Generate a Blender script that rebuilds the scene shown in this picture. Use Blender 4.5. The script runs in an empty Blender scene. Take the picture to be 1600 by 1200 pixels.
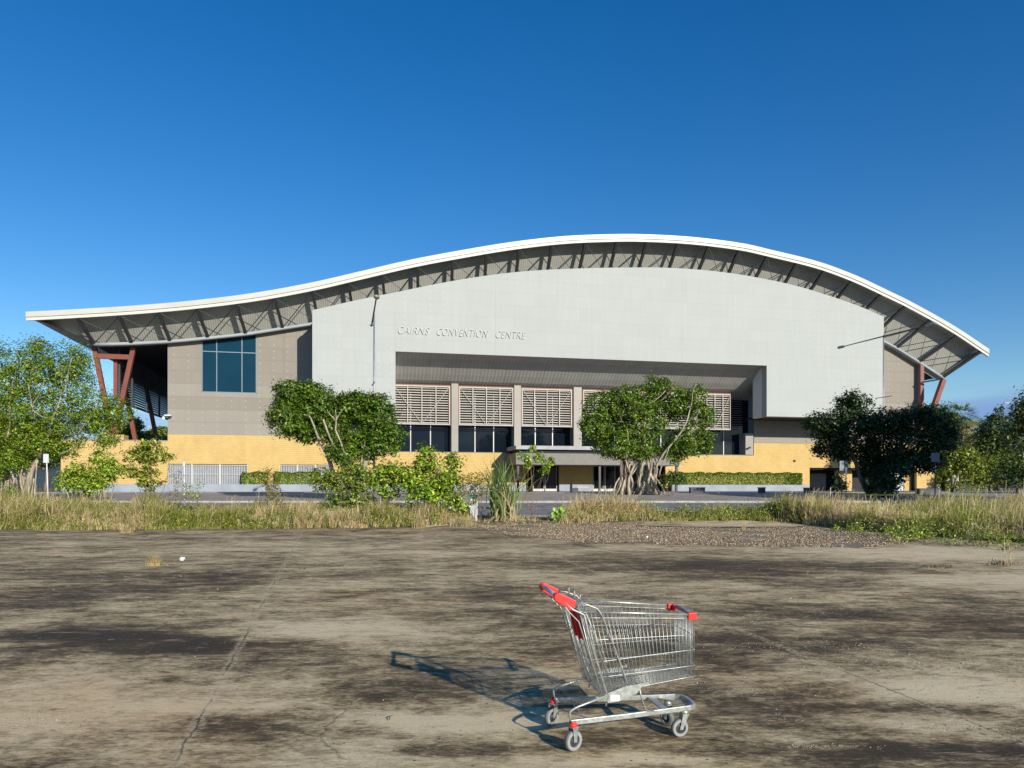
import bpy, math, random
import numpy as np
from mathutils import Vector, Matrix

# ------------------------------------------------------------------ camera, sky, sun, exposure
SC = bpy.context.scene
COL = SC.collection
F = 1155.0; EYE = 1.72; HOR = 762.0
cam_d = bpy.data.cameras.new("camera"); cam = bpy.data.objects.new("camera", cam_d); COL.objects.link(cam)
cam.location = (0, 0, EYE); cam.rotation_euler = (math.pi/2, 0, 0)
cam_d.sensor_width = 36.0; cam_d.lens = F/1600*36.0
cam_d.shift_y = (HOR-600)/1600.0
cam_d.clip_start = 0.1; cam_d.clip_end = 12000
SC.camera = cam
SC.render.resolution_x = 1024; SC.render.resolution_y = 768

SUN_EL = math.radians(20.0); SUN_AZ = math.radians(31.6)   # sun stands behind the camera, this far to its right
w = bpy.data.worlds.new("World"); SC.world = w; w.use_nodes = True
wn = w.node_tree.nodes; wl = w.node_tree.links; wn.clear()
sky = wn.new('ShaderNodeTexSky'); sky.sky_type = 'NISHITA'; sky.sun_disc = False
sky.sun_elevation = SUN_EL; sky.sun_rotation = math.pi-SUN_AZ
sky.air_density = 1.0; sky.dust_density = 0.1; sky.ozone_density = 2.5
hs = wn.new('ShaderNodeHueSaturation'); hs.inputs['Saturation'].default_value = 1.40; hs.inputs['Hue'].default_value = .508; hs.inputs['Value'].default_value = 1.0
# a low bank of thin cloud, far to the right just above the horizon
tc = wn.new('ShaderNodeTexCoord'); sx = wn.new('ShaderNodeSeparateXYZ')
mp = wn.new('ShaderNodeMapping'); mp.inputs['Scale'].default_value = (6, 6, 34)
nz = wn.new('ShaderNodeTexNoise'); nz.inputs['Scale'].default_value = 1.0; nz.inputs['Detail'].default_value = 5
rz = wn.new('ShaderNodeMapRange'); rz.interpolation_type = 'SMOOTHSTEP'
rz.inputs['From Min'].default_value = .125; rz.inputs['From Max'].default_value = .085
rn = wn.new('ShaderNodeMapRange'); rn.interpolation_type = 'SMOOTHSTEP'
rn.inputs['From Min'].default_value = .34; rn.inputs['From Max'].default_value = .62
mu = wn.new('ShaderNodeMath'); mu.operation = 'MULTIPLY'
mu2 = wn.new('ShaderNodeMath'); mu2.operation = 'MULTIPLY'; mu2.inputs[1].default_value = .85
mx = wn.new('ShaderNodeMix'); mx.data_type = 'RGBA'; mx.inputs['B'].default_value = (1.5, 2.5, 5.0, 1)
bg = wn.new('ShaderNodeBackground'); bg.inputs['Strength'].default_value = 0.125
wo = wn.new('ShaderNodeOutputWorld')
wl.new(sky.outputs[0], hs.inputs['Color']); wl.new(tc.outputs['Generated'], sx.inputs[0])
wl.new(tc.outputs['Generated'], mp.inputs['Vector']); wl.new(mp.outputs[0], nz.inputs['Vector'])
wl.new(sx.outputs['Z'], rz.inputs['Value']); wl.new(nz.outputs['Fac'], rn.inputs['Value'])
wl.new(rz.outputs[0], mu.inputs[0]); wl.new(rn.outputs[0], mu.inputs[1]); wl.new(mu.outputs[0], mu2.inputs[0])
wl.new(mu2.outputs[0], mx.inputs['Factor']); wl.new(hs.outputs[0], mx.inputs['A'])
wl.new(mx.outputs['Result'], bg.inputs['Color']); wl.new(bg.outputs[0], wo.inputs[0])

sd = bpy.data.lights.new("sun", 'SUN'); sd.energy = 5.0; sd.angle = math.radians(.4); sd.color = (1, .92, .79)
so = bpy.data.objects.new("sun", sd); COL.objects.link(so)
tosun = Vector((math.sin(SUN_AZ)*math.cos(SUN_EL), -math.cos(SUN_AZ)*math.cos(SUN_EL), math.sin(SUN_EL)))
so.rotation_euler = tosun.to_track_quat('Z', 'Y').to_euler(); so.location = (40, -60, 40)
SC.view_settings.view_transform = 'Standard'; SC.view_settings.look = 'None'
SC.view_settings.exposure = 0.1; SC.view_settings.gamma = 1.0

random.seed(7); RNG = np.random.default_rng(11)

# ------------------------------------------------------------------ helpers
def gz(y):                                     # height of the ground at distance y
    return float(np.interp(y, [30, 33, 36.5, 45, 50, 55, 60, 66, 75, 4000],
                              [0, .06, .28, .80, .90, 1.0, 1.15, 1.30, 1.32, 1.32]))
def W(px, py, d): return Vector(((px-800)/F*d, d, EYE+(HOR-py)/F*d))

class NT:                                       # small node-graph writer
    def __init__(s, m): s.t = m.node_tree; s.n = s.t.nodes; s.l = s.t.links
    def lk(s, a, b):
        if hasattr(a, 'outputs'): a = a.outputs[0]
        s.l.new(a, b)
    def put(s, v, sock):
        if isinstance(v, (int, float)): sock.default_value = v
        elif isinstance(v, tuple): sock.default_value = (v+(1,)) if (len(v) == 3 and sock.type == 'RGBA') else v
        else: s.lk(v, sock)
    def math(s, op, a, b=0.0, c=None, clamp=False):
        k = s.n.new('ShaderNodeMath'); k.operation = op; k.use_clamp = clamp
        s.put(a, k.inputs[0]); s.put(b, k.inputs[1])
        if c is not None: s.put(c, k.inputs[2])
        return k.outputs[0]
    def mix(s, f, a, b, mode='MIX'):
        k = s.n.new('ShaderNodeMix'); k.data_type = 'RGBA'; k.blend_type = mode
        s.put(f, k.inputs['Factor']); s.put(a, k.inputs['A']); s.put(b, k.inputs['B']); return k.outputs['Result']
    def rng(s, v, a, b, c=0.0, d=1.0, smooth=True):
        k = s.n.new('ShaderNodeMapRange'); k.interpolation_type = 'SMOOTHSTEP' if smooth else 'LINEAR'
        s.put(v, k.inputs['Value']); k.inputs['From Min'].default_value = a; k.inputs['From Max'].default_value = b
        k.inputs['To Min'].default_value = c; k.inputs['To Max'].default_value = d; return k.outputs[0]
    def coord(s): return s.n.new('ShaderNodeTexCoord').outputs['Object']
    def sep(s, v):
        k = s.n.new('ShaderNodeSeparateXYZ'); s.lk(v, k.inputs[0]); return k.outputs
    def noise(s, v, scale, detail=4, rough=.55, dist=0, sc=(1, 1, 1), loc=(0, 0, 0)):
        m = s.n.new('ShaderNodeMapping'); m.inputs['Scale'].default_value = sc; m.inputs['Location'].default_value = loc
        s.lk(v, m.inputs['Vector'])
        k = s.n.new('ShaderNodeTexNoise'); k.inputs['Scale'].default_value = scale; k.inputs['Detail'].default_value = detail
        k.inputs['Roughness'].default_value = rough; k.inputs['Distortion'].default_value = dist
        s.lk(m, k.inputs['Vector']); return k.outputs['Fac']
    def voro(s, v, scale, feature='F1'):
        k = s.n.new('ShaderNodeTexVoronoi'); k.feature = feature; k.inputs['Scale'].default_value = scale
        s.lk(v, k.inputs['Vector']); return k
    def white(s, v):
        k = s.n.new('ShaderNodeTexWhiteNoise'); s.lk(v, k.inputs['Vector']); return k.outputs['Value']
    def comb(s, x, y, z):
        k = s.n.new('ShaderNodeCombineXYZ'); s.put(x, k.inputs[0]); s.put(y, k.inputs[1]); s.put(z, k.inputs[2]); return k.outputs[0]
    def bump(s, h, strength=.3, dist=.02):
        k = s.n.new('ShaderNodeBump'); k.inputs['Strength'].default_value = strength; k.inputs['Distance'].default_value = dist
        s.put(h, k.inputs['Height']); s.lk(k, s.n['Principled BSDF'].inputs['Normal'])
    def base(s, c): s.put(c, s.n['Principled BSDF'].inputs['Base Color'])

def mat(name, col=(.5, .5, .5), rough=.7, metal=0.0, var=.12, vscale=2.0, spec=None, bump=0.0, bscale=30):
    m = bpy.data.materials.new(name); m.use_nodes = True; t = NT(m); p = t.n['Principled BSDF']
    p.inputs['Roughness'].default_value = rough; p.inputs['Metallic'].default_value = metal
    if spec is not None: p.inputs['Specular IOR Level'].default_value = spec
    if var > 0:
        n = t.noise(t.coord(), vscale, 5)
        f = t.rng(n, .3, .7)
        t.base(t.mix(f, tuple(c*(1-var) for c in col), tuple(min(1, c*(1+var)) for c in col)))
    else: t.base(col)
    if bump > 0: t.bump(t.noise(t.coord(), bscale, 4), bump, .01)
    return m

def leafmat(name, trans=.3, rough=.5):
    m = bpy.data.materials.new(name); m.use_nodes = True; t = NT(m); p = t.n['Principled BSDF']
    a = t.n.new('ShaderNodeAttribute'); a.attribute_name = 'tint'
    p.inputs['Roughness'].default_value = rough
    t.lk(a.outputs['Color'], p.inputs['Base Color'])
    tr = t.n.new('ShaderNodeBsdfTranslucent'); t.lk(a.outputs['Color'], tr.inputs['Color'])
    mx = t.n.new('ShaderNodeMixShader'); mx.inputs[0].default_value = trans
    t.lk(p.outputs[0], mx.inputs[1]); t.lk(tr.outputs[0], mx.inputs[2])
    t.lk(mx.outputs[0], t.n['Material Output'].inputs['Surface'])
    return m

class MB:
    def __init__(s): s.v = []; s.f = []
    def face(s, pts):
        b = len(s.v); s.v += [tuple(p) for p in pts]; s.f.append(tuple(range(b, b+len(pts))))
    def box(s, a, b, M=None):
        x0, y0, z0 = a; x1, y1, z1 = b
        P = [Vector(p) for p in ((x0,y0,z0),(x1,y0,z0),(x1,y1,z0),(x0,y1,z0),(x0,y0,z1),(x1,y0,z1),(x1,y1,z1),(x0,y1,z1))]
        if M is not None: P = [M @ p for p in P]
        k = len(s.v); s.v += [tuple(p) for p in P]
        for q in ((3,2,1,0),(4,5,6,7),(0,1,5,4),(1,2,6,5),(2,3,7,6),(3,0,4,7)): s.f.append(tuple(k+i for i in q))
        return s
    def beam(s, a, b, wx, wy, up=Vector((0,0,1))):       # rectangular bar from a to b
        a = Vector(a); b = Vector(b); d = (b-a); L = d.length; d.normalize()
        if abs(d.dot(up)) > .98: up = Vector((0,1,0))
        x = d.cross(up).normalized(); y = x.cross(d).normalized()
        P = []
        for c in (a, b):
            for i, j in ((-1,-1),(1,-1),(1,1),(-1,1)): P.append(c+x*wx*.5*i+y*wy*.5*j)
        k = len(s.v); s.v += [tuple(p) for p in P]
        for q in ((0,1,2,3),(7,6,5,4),(1,0,4,5),(2,1,5,6),(3,2,6,7),(0,3,7,4)): s.f.append(tuple(k+i for i in q))
        return s
    def tube(s, pts, r, n=8, cap=True):
        pts = [Vector(p) for p in pts]
        if not hasattr(r, '__len__'): r = [r]*len(pts)
        k0 = len(s.v); ref = None
        for i, p in enumerate(pts):
            d = (pts[min(i+1, len(pts)-1)]-pts[max(i-1, 0)])
            if d.length < 1e-9: d = Vector((0,0,1))
            d.normalize()
            if ref is None: ref = Vector((0,0,1)) if abs(d.z) < .9 else Vector((1,0,0))
            x = d.cross(ref)
            if x.length < 1e-4: x = d.cross(Vector((.3,1,.2)))
            x.normalize(); y = d.cross(x).normalized(); ref = -y if False else ref
            for j in range(n):
                a = 2*math.pi*j/n; s.v.append(tuple(p+(x*math.cos(a)+y*math.sin(a))*r[i]))
        for i in range(len(pts)-1):
            for j in range(n):
                a = k0+i*n+j; b = k0+i*n+(j+1) % n
                s.f.append((a, b, b+n, a+n))
        if cap:
            s.f.append(tuple(k0+j for j in range(n))[::-1]); s.f.append(tuple(k0+(len(pts)-1)*n+j for j in range(n)))
        return s
    def prism(s, poly, y0, y1):                           # polygon in (x, z), extruded along y
        k = len(s.v); n = len(poly)
        s.v += [(p[0], y0, p[1]) for p in poly]+[(p[0], y1, p[1]) for p in poly]
        s.f.append(tuple(range(k, k+n))); s.f.append(tuple(range(k+2*n-1, k+n-1, -1)))
        for i in range(n):
            j = (i+1) % n; s.f.append((k+j, k+i, k+n+i, k+n+j))
        return s
    def lathe(s, prof, o=(0,0,0), axis='Z', n=24, M=None):
        k = len(s.v)
        for r, h in prof:
            for j in range(n):
                a = 2*math.pi*j/n; c, q = r*math.cos(a), r*math.sin(a)
                p = Vector((c, q, h)) if axis == 'Z' else Vector((c, h, q))
                if M is not None: p = M @ p
                s.v.append(tuple(p+Vector(o)))
        for i in range(len(prof)-1):
            for j in range(n):
                a = k+i*n+j; b = k+i*n+(j+1) % n; s.f.append((a, b, b+n, a+n))
        return s

def mesh_obj(name, v, f, m, parent=None, smooth=False, tint=None, loc=None):
    me = bpy.data.meshes.new(name)
    me.from_pydata([tuple(x) for x in v], [], f); me.update()
    if m is not None: me.materials.append(m)
    if smooth:
        me.polygons.foreach_set('use_smooth', [True]*len(me.polygons))
    o = bpy.data.objects.new(name, me); COL.objects.link(o)
    if parent is not None: o.parent = parent
    if loc is not None: o.location = loc
    return o
def obj(name, mb, m, parent=None, smooth=False, bevel=0, loc=None):
    o = mesh_obj(name, mb.v, mb.f, m, parent, smooth, loc=loc)
    if bevel:
        b = o.modifiers.new('bevel', 'BEVEL'); b.width = bevel; b.segments = 2; b.limit_method = 'ANGLE'
    return o
def objs(name, mb, m, parent=None, **kw):                 # one object for every separate piece in mb
    par = list(range(len(mb.v)))
    def find(i):
        while par[i] != i: par[i] = par[par[i]]; i = par[i]
        return i
    for f_ in mb.f:
        for i in f_[1:]: par[find(i)] = find(f_[0])
    groups = {}
    for f_ in mb.f: groups.setdefault(find(f_[0]), []).append(f_)
    for fs in groups.values():
        ids = sorted({i for f_ in fs for i in f_}); mp_ = {a: b for b, a in enumerate(ids)}; q = MB(); q.v = [mb.v[i] for i in ids]; q.f = [tuple(mp_[i] for i in f_) for f_ in fs]
        obj(name, q, m, parent, **kw)
def fast_mesh(name, V, Fq, m, tint=None, parent=None):    # V (n,3), Fq (k,4) quads, tint (k,3) per face
    me = bpy.data.meshes.new(name); n = len(V); k = len(Fq)
    me.vertices.add(n); me.vertices.foreach_set('co', V.astype(np.float32).ravel())
    me.loops.add(k*4); me.loops.foreach_set('vertex_index', Fq.astype(np.int32).ravel())
    me.polygons.add(k); me.polygons.foreach_set('loop_start', np.arange(0, 4*k, 4, dtype=np.int32))
    try: me.polygons.foreach_set('loop_total', np.full(k, 4, dtype=np.int32))
    except Exception: pass
    me.update(calc_edges=True)
    if tint is not None:
        a = me.attributes.new('tint', 'FLOAT_COLOR', 'FACE')
        a.data.foreach_set('color', np.hstack([tint, np.ones((k, 1))]).astype(np.float32).ravel())
    me.materials.append(m)
    o = bpy.data.objects.new(name, me); COL.objects.link(o)
    if parent is not None: o.parent = parent
    return o
def thing(name, label, cat, loc=(0,0,0), rz=0.0, group=None):
    o = bpy.data.objects.new(name, None); COL.objects.link(o); o.location = loc; o.rotation_euler = (0,0,rz)
    o.empty_display_size = .3
    return tag(o, label, cat, group)
def tag(o, label, cat, group=None):
    o['label'] = label; o['category'] = cat
    if group: o['group'] = group
    return o
def struct(o, kind='structure'): o['kind'] = kind; return o
def copy_tree(o, parent=None):
    c = o.copy(); COL.objects.link(c); c.parent = parent
    for ch in list(o.children): copy_tree(ch, c)
    return c

# ------------------------------------------------------------------ materials
M_soil = bpy.data.materials.new('soil'); M_soil.use_nodes = True; t = NT(M_soil); c = t.coord()
n1 = t.noise(c, .25, 6, .6); n2 = t.noise(c, 3.0, 5)
t.base(t.mix(t.rng(n1, .35, .65), t.mix(t.rng(n2, .3, .7), (.10, .085, .035), (.20, .165, .085)), t.mix(t.rng(n2, .3, .7), (.045, .065, .018), (.10, .11, .035))))
t.n['Principled BSDF'].inputs['Roughness'].default_value = .95; t.bump(n2, .6, .05)

M_pad = bpy.data.materials.new('stained_concrete'); M_pad.use_nodes = True; t = NT(M_pad); c = t.coord(); X, Y, Z = t.sep(c)[:3]
def blob(cx, cy, rx, ry, wgt):
    dx = t.math('DIVIDE', t.math('SUBTRACT', X, cx), rx); dy = t.math('DIVIDE', t.math('SUBTRACT', Y, cy), ry)
    r2 = t.math('ADD', t.math('MULTIPLY', dx, dx), t.math('MULTIPLY', dy, dy))
    return t.math('MULTIPLY', t.math('EXPONENT', t.math('MULTIPLY', r2, -1.0)), wgt)
def gp(px, py): d = EYE*F/(py-HOR); return (px-800)/F*d, d
acc = None
# (pixel x, pixel y, radius across, radius away, weight): >0 pale worn concrete, <0 black mould
for (px, py, rx, ry, wg) in [(140, 1110, 1.35, .75, .24), (320, 1010, .9, .42, -.34), (120, 995, 1.3, .35, -.25), (330, 1135, .7, .3, -.14),
        (560, 985, 1.3, .8, .19), (500, 1180, .6, .25, .12), (760, 1130, .9, .28, .27), (950, 1190, .8, .18, .27), (620, 1085, .7, .25, -.15),
        (1080, 1010, 1.5, 1.1, -.16), (1200, 885, 4.0, 3.0, -.20), (1230, 1100, .8, .4, -.08), (1520, 1080, .75, .32, .55), (1450, 1130, .5, .2, .22),
        (1330, 960, 1.6, .7, -.12), (1500, 1175, .8, .15, -.20), (1150, 1160, .6, .15, .1), (1540, 905, 3.5, 1.5, .26), (1480, 870, 5, 2, .2),
        (300, 900, 4.0, 2.0, -.10), (640, 900, 3.5, 2.5, .06), (950, 905, 1.2, 1.5, .08), (1330, 1035, .9, .4, .06), (1560, 985, 1.2, .8, -.14),
        (620, 860, 7.0, 2.4, .07), (150, 850, 6.0, 1.5, .04), (980, 1090, .8, .4, -.05), (700, 1175, .8, .15, -.1), (60, 935, 2.0, 1.2, -.08), (1150, 821, 4.5, 2.0, .16), (1400, 862, 4, 1.6, .12)]:
    gx, gy = gp(px, py); b = blob(gx, gy, rx, ry, wg); acc = b if acc is None else t.math('ADD', acc, b)
n_big = t.noise(c, .55, 9, .68, .6, sc=(.7, 1, 1), loc=(3.1, 1.7, 0))
n_mid = t.noise(c, 2.6, 9, .70, .5, sc=(.6, 1.15, 1), loc=(7, 2, 0))
n_fine = t.noise(c, 24, 5, .65); n_f2 = t.noise(c, 30, 8, .75, .3, sc=(.5, 1.1, 1)); n_m2 = t.noise(c, 9, 8, .72, .4, sc=(.6, 1.1, 1))
n_spk = t.noise(c, 130, 3, .6)
s = t.math('ADD', t.math('MULTIPLY', n_big, .43), t.math('ADD', t.math('MULTIPLY', n_mid, .41), t.math('ADD', t.math('MULTIPLY', n_m2, .28), t.math('ADD', t.math('MULTIPLY', n_fine, .06), t.math('MULTIPLY', t.math('SUBTRACT', n_f2, .5), .32)))))
s = t.math('ADD', s, t.math('MULTIPLY', acc, .58))
k = t.n.new('ShaderNodeValToRGB'); e = k.color_ramp.elements
e[0].position = .44; e[0].color = (.062, .047, .027, 1); e[1].position = .86; e[1].color = (.86, .70, .42, 1)
for p_, c_ in ((.51, (.106, .078, .042)), (.55, (.205, .152, .080)), (.585, (.350, .266, .142)), (.625, (.55, .43, .24)), (.70, (.78, .63, .38))):
    q = e.new(p_); q.color = c_+(1,)
t.lk(s, k.inputs[0]); colr = k.outputs[0]
sc1 = t.noise(c, 3.6, 8, .72, .6, sc=(.35, 1.3, 1), loc=(5, 9, 0)); sc2 = t.noise(c, .7, 4, .6, loc=(1, 6, 0))
scf = t.math('MULTIPLY', t.rng(sc1, .54, .66), t.rng(sc2, .36, .58)); colr = t.mix(t.math('MULTIPLY', scf, .55), colr, (.66, .50, .32))
sc3 = t.noise(c, 5.5, 8, .72, .6, sc=(.4, 1.3, 1), loc=(15, 2, 0)); colr = t.mix(t.math('MULTIPLY', t.rng(sc3, .54, .68), .5), colr, (.075, .058, .034))
sc4 = t.noise(c, 17, 6, .7, .5, sc=(.5, 1.2, 1), loc=(11, 7, 0)); colr = t.mix(t.math('MULTIPLY', t.rng(sc4, .60, .70), .6), colr, (.72, .57, .38))
red = t.math('MULTIPLY', t.rng(t.noise(c, .5, 4, .6, .5, loc=(9, 4, 0)), .48, .68), .5)
red = t.math('ADD', red, t.math('ADD', blob(*gp(110, 1090), 1.3, .8, .45), blob(-6.5, 29, 5, 1.6, .6)), clamp=True)
colr = t.mix(t.math('MULTIPLY', red, .7), colr, t.mix(1.0, colr, (1.0, .80, .66), 'MULTIPLY'))
colr = t.mix(t.rng(n_spk, .35, .75), t.mix(1.0, colr, (.80, .80, .80), 'MULTIPLY'), t.mix(1.0, colr, (1.15, 1.14, 1.12), 'MULTIPLY'))
# pale grit and pits
vo = t.voro(c, 38); spk = t.math('MULTIPLY', t.rng(vo.outputs['Distance'], .16, .06), t.rng(t.noise(c, 2.3, 3), .52, .66))
spk = t.math('MULTIPLY', spk, t.rng(t.white(vo.outputs['Position']), .55, .6))
colr = t.mix(spk, colr, (.52, .46, .36))
vo2 = t.voro(c, 14); pit = t.math('MULTIPLY', t.rng(vo2.outputs['Distance'], .16, .08), t.rng(t.white(vo2.outputs['Position']), .86, .9))
colr = t.mix(pit, colr, (.03, .026, .02))
# saw-cut joints and one crack
wob = t.math('MULTIPLY', t.math('SUBTRACT', t.noise(c, 3.5, 5, .7), .5), .10)
def joint(ax, ay, bx, by, wid, y0=-99, y1=99, x0=-99, x1=99):
    L = math.hypot(bx-ax, by-ay); nx, ny = -(by-ay)/L, (bx-ax)/L
    d = t.math('ADD', t.math('ADD', t.math('MULTIPLY', X, nx), t.math('MULTIPLY', Y, ny)), -(ax*nx+ay*ny))
    d = t.math('ABSOLUTE', t.math('ADD', d, wob))
    return d
J = [joint(-2.08, 4.54, -7.77, 27.2, .02), joint(3.43, 4.99, 1.43, 16.5, .02), joint(-6.03, 8.8, 7.95, 11.6, .02), joint(2.51, 4.54, 3.31, 4.78, .02)]
jm = None
for i, d in enumerate(J):
    a = t.rng(d, .011, .003, 0, .62 if i < 2 else .4)
    a = t.math('MULTIPLY', a, t.rng(t.noise(c, 1.1, 4, .6, loc=(i*3, 5, 0)), .38, .55))
    jm = a if jm is None else t.math('MAXIMUM', jm, a)
halo = t.rng(t.math('MINIMUM', J[0], J[1]), .075, .015, 0, .75)
colr = t.mix(t.math('MULTIPLY', halo, t.rng(n_fine, .4, .6)), colr, (.58, .46, .29))
vc = t.n.new('ShaderNodeTexVoronoi'); vc.feature = 'DISTANCE_TO_EDGE'; vc.inputs['Scale'].default_value = .33
nd = t.n.new('ShaderNodeTexNoise'); nd.inputs['Scale'].default_value = 1.4; nd.inputs['Detail'].default_value = 8; nd.inputs['Roughness'].default_value = .7; t.lk(c, nd.inputs['Vector'])
va = t.n.new('ShaderNodeMix'); va.data_type = 'VECTOR'; va.inputs['Factor'].default_value = .22; t.lk(c, va.inputs['A']); t.lk(nd.outputs['Color'], va.inputs['B']); t.lk(va.outputs['Result'], vc.inputs['Vector'])
crk = t.math('MULTIPLY', t.rng(vc.outputs['Distance'], .0026, .0008, 0, .4), t.rng(t.noise(c, .6, 4, .6, loc=(2, 8, 0)), .50, .60)); jm = t.math('MAXIMUM', jm, crk)
colr = t.mix(jm, colr, (.028, .024, .018))
t.base(colr)
t.n['Principled BSDF'].inputs['Roughness'].default_value = .88
t.n['Principled BSDF'].inputs['Specular IOR Level'].default_value = .25
hgt = t.math('ADD', t.math('MULTIPLY', n_fine, .5), t.math('ADD', t.math('MULTIPLY', n_spk, .25), t.math('MULTIPLY', jm, -.8)))
t.bump(t.math('ADD', t.math('ADD', hgt, t.math('MULTIPLY', n_f2, .8)), t.math('MULTIPLY', spk, .8)), .8, .010)

M_asph = mat('asphalt', (.19, .185, .175), .9, var=.25, vscale=1.5, bump=.5, bscale=60)
M_path = mat('paving', (.32, .28, .24), .85, var=.18, vscale=1.0, bump=.3)
M_kerb = mat('kerb_concrete', (.42, .39, .34), .85, var=.2, vscale=2)
M_gravel = bpy.data.materials.new('leaf_litter_gravel'); M_gravel.use_nodes = True; t = NT(M_gravel); c = t.coord()
n1 = t.noise(c, 9, 6, .7); t.base(t.mix(t.rng(n1, .3, .7), (.16, .115, .07), (.34, .26, .165))); t.bump(n1, .8, .03)

# building materials; object coordinates are the building's own axes (across, deep, up)
def panelmat(name, col, row, joints, dotcol, dgx, dgz, dot_r, linedark=.86, rough=.45, dotmask=True, tintv=.05, band=None, z0=0.0):
    m = bpy.data.materials.new(name); m.use_nodes = True; t = NT(m); c = t.coord(); U, V, Zc = t.sep(c)[:3]
    p = t.n['Principled BSDF']; p.inputs['Roughness'].default_value = rough
    zr = t.math('DIVIDE', t.math('SUBTRACT', Zc, z0), row); fz = t.math('FRACT', zr); iz = t.math('FLOOR', zr)
    ln = t.rng(t.math('ABSOLUTE', t.math('SUBTRACT', fz, .5)), .5-.028/row, .5-.012/row, 0, 1)
    iu = t.math('FLOOR', t.math('DIVIDE', U, 2.4))
    rnd = t.white(t.comb(iu, iz, 0.0))
    base = t.mix(rnd, tuple(x*(1-tintv) for x in col), tuple(min(1, x*(1+tintv)) for x in col))
    st = t.noise(c, 1.0, 5, .6, sc=(2.2, 1, .25))
    base = t.mix(t.rng(st, .3, .7), t.mix(1.0, base, (.955, .96, .955), 'MULTIPLY'), base)
    if band is not None:
        bsel = t.rng(t.white(t.comb(iz, 4.0, 2.0)), .45, .5)
        base = t.mix(bsel, base, t.mix(1.0, base, band, 'MULTIPLY'))
    for ju in joints:
        d = t.math('ABSOLUTE', t.math('SUBTRACT', U, ju)); ln = t.math('MAXIMUM', ln, t.rng(d, .045, .02, 0, 1))
    base = t.mix(ln, base, t.mix(1.0, base, (linedark,)*3, 'MULTIPLY'))
    if dot_r:
        fu = t.math('SUBTRACT', t.math('FRACT', t.math('DIVIDE', U, dgx)), .5); fv = t.math('SUBTRACT', t.math('FRACT', t.math('DIVIDE', t.math('SUBTRACT', Zc, z0), dgz)), .5)
        dx = t.math('MULTIPLY', fu, dgx); dz = t.math('MULTIPLY', fv, dgz)
        r = t.math('SQRT', t.math('ADD', t.math('MULTIPLY', dx, dx), t.math('MULTIPLY', dz, dz)))
        dm = t.rng(r, dot_r, dot_r*.5)
        if dotmask: dm = t.math('MULTIPLY', dm, t.rng(t.noise(c, .09, 2), .44, .56))
        dm = t.math('MULTIPLY', dm, t.math('ADD', t.math('MULTIPLY', t.white(t.comb(t.math('FLOOR', t.math('DIVIDE', U, dgx)), t.math('FLOOR', t.math('DIVIDE', Zc, dgz)), 0.0)), .6), .4))
        base = t.mix(dm, base, dotcol)
    t.base(base); return m

def brickmat(name, c1, c2, mortar, w_, h_, ms=.012):
    m = bpy.data.materials.new(name); m.use_nodes = True; t = NT(m); c = t.coord(); U, V, Zc = t.sep(c)[:3]
    k = t.n.new('ShaderNodeTexBrick'); k.inputs['Scale'].default_value = 1; k.inputs['Brick Width'].default_value = w_; k.inputs['Row Height'].default_value = h_
    k.inputs['Mortar Size'].default_value = ms; k.inputs['Mortar Smooth'].default_value = .4
    k.inputs['Color1'].default_value = c1+(1,); k.inputs['Color2'].default_value = c2+(1,); k.inputs['Mortar'].default_value = mortar+(1,)
    t.lk(t.comb(t.math('ADD', U, V), Zc, 0.0), k.inputs['Vector'])
    n = t.noise(c, .8, 5, .6, sc=(1, 1, .4))
    t.base(t.mix(t.rng(n, .3, .75), k.outputs['Color'], t.mix(1.0, k.outputs['Color'], (.9, .87, .84), 'MULTIPLY')))
    t.n['Principled BSDF'].inputs['Roughness'].default_value = .85
    t.bump(t.math('MULTIPLY', k.outputs['Fac'], -1.0), .4, .01); return m

def wavemat(name, col, pitch, dark=.75, rough=.5, axis=0, seam=None):
    m = bpy.data.materials.new(name); m.use_nodes = True; t = NT(m); c = t.coord(); U = t.sep(c)[axis]
    f = t.math('SINE', t.math('MULTIPLY', U, 2*math.pi/pitch)); g = t.rng(f, -1, 1)
    b = t.mix(g, tuple(x*dark for x in col), col)  # troughs coloured darker to stand for shade between the ribs
    b = t.mix(t.rng(t.noise(c, .7, 4), .3, .7), b, t.mix(1.0, b, (.88, .88, .88), 'MULTIPLY'))
    if seam:
        fs = t.math('ABSOLUTE', t.math('SUBTRACT', t.math('FRACT', t.math('DIVIDE', U, seam)), .5))
        b = t.mix(t.rng(fs, .5-.03/seam, .5-.01/seam), b, t.mix(1.0, b, (.6, .6, .6), 'MULTIPLY'))
    t.base(b); t.bump(f, .5, .02); t.n['Principled BSDF'].inputs['Roughness'].default_value = rough; return m

M_fascia = mat('cream_metal', (.52, .52, .465), .4, var=.05, vscale=.4)
M_steel = mat('dark_grey_steel', (.035, .037, .04), .45, .2, var=.15)
M_rod = mat('grey_rod', (.12, .12, .115), .5, .3, var=.1)
M_soff = mat('grey_soffit_metal', (.34, .38, .39), .5, var=.07, vscale=.3)
M_clad = wavemat('grey_corrugated_cladding', (.42, .42, .38), .22, .84)
M_curvs = wavemat('grey_ribbed_soffit', (.40, .395, .37), .38, .88, .55, seam=4.1)
M_shade = mat('shade_black', (.02, .022, .026), .8, var=.1)  # near black: deep shade put into the colour
M_red = mat('rust_red_paint', (.20, .055, .034), .55, var=.15, vscale=1.2)
M_pinkfr = mat('dusty_red_frame', (.21, .085, .07), .55, var=.1)
M_cream = mat('cream_slat', (.44, .41, .36), .5, var=.06)
M_pillar = panelmat('pillar_render', (.275, .262, .228), 1.25, [], (.7, .7, .6), 1, 1, 0)
M_blue = mat('blue_grey_render', (.30, .34, .39), .8, var=.12, vscale=.8)
M_grey = mat('grey_canopy', (.19, .18, .16), .6, var=.08)
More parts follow.
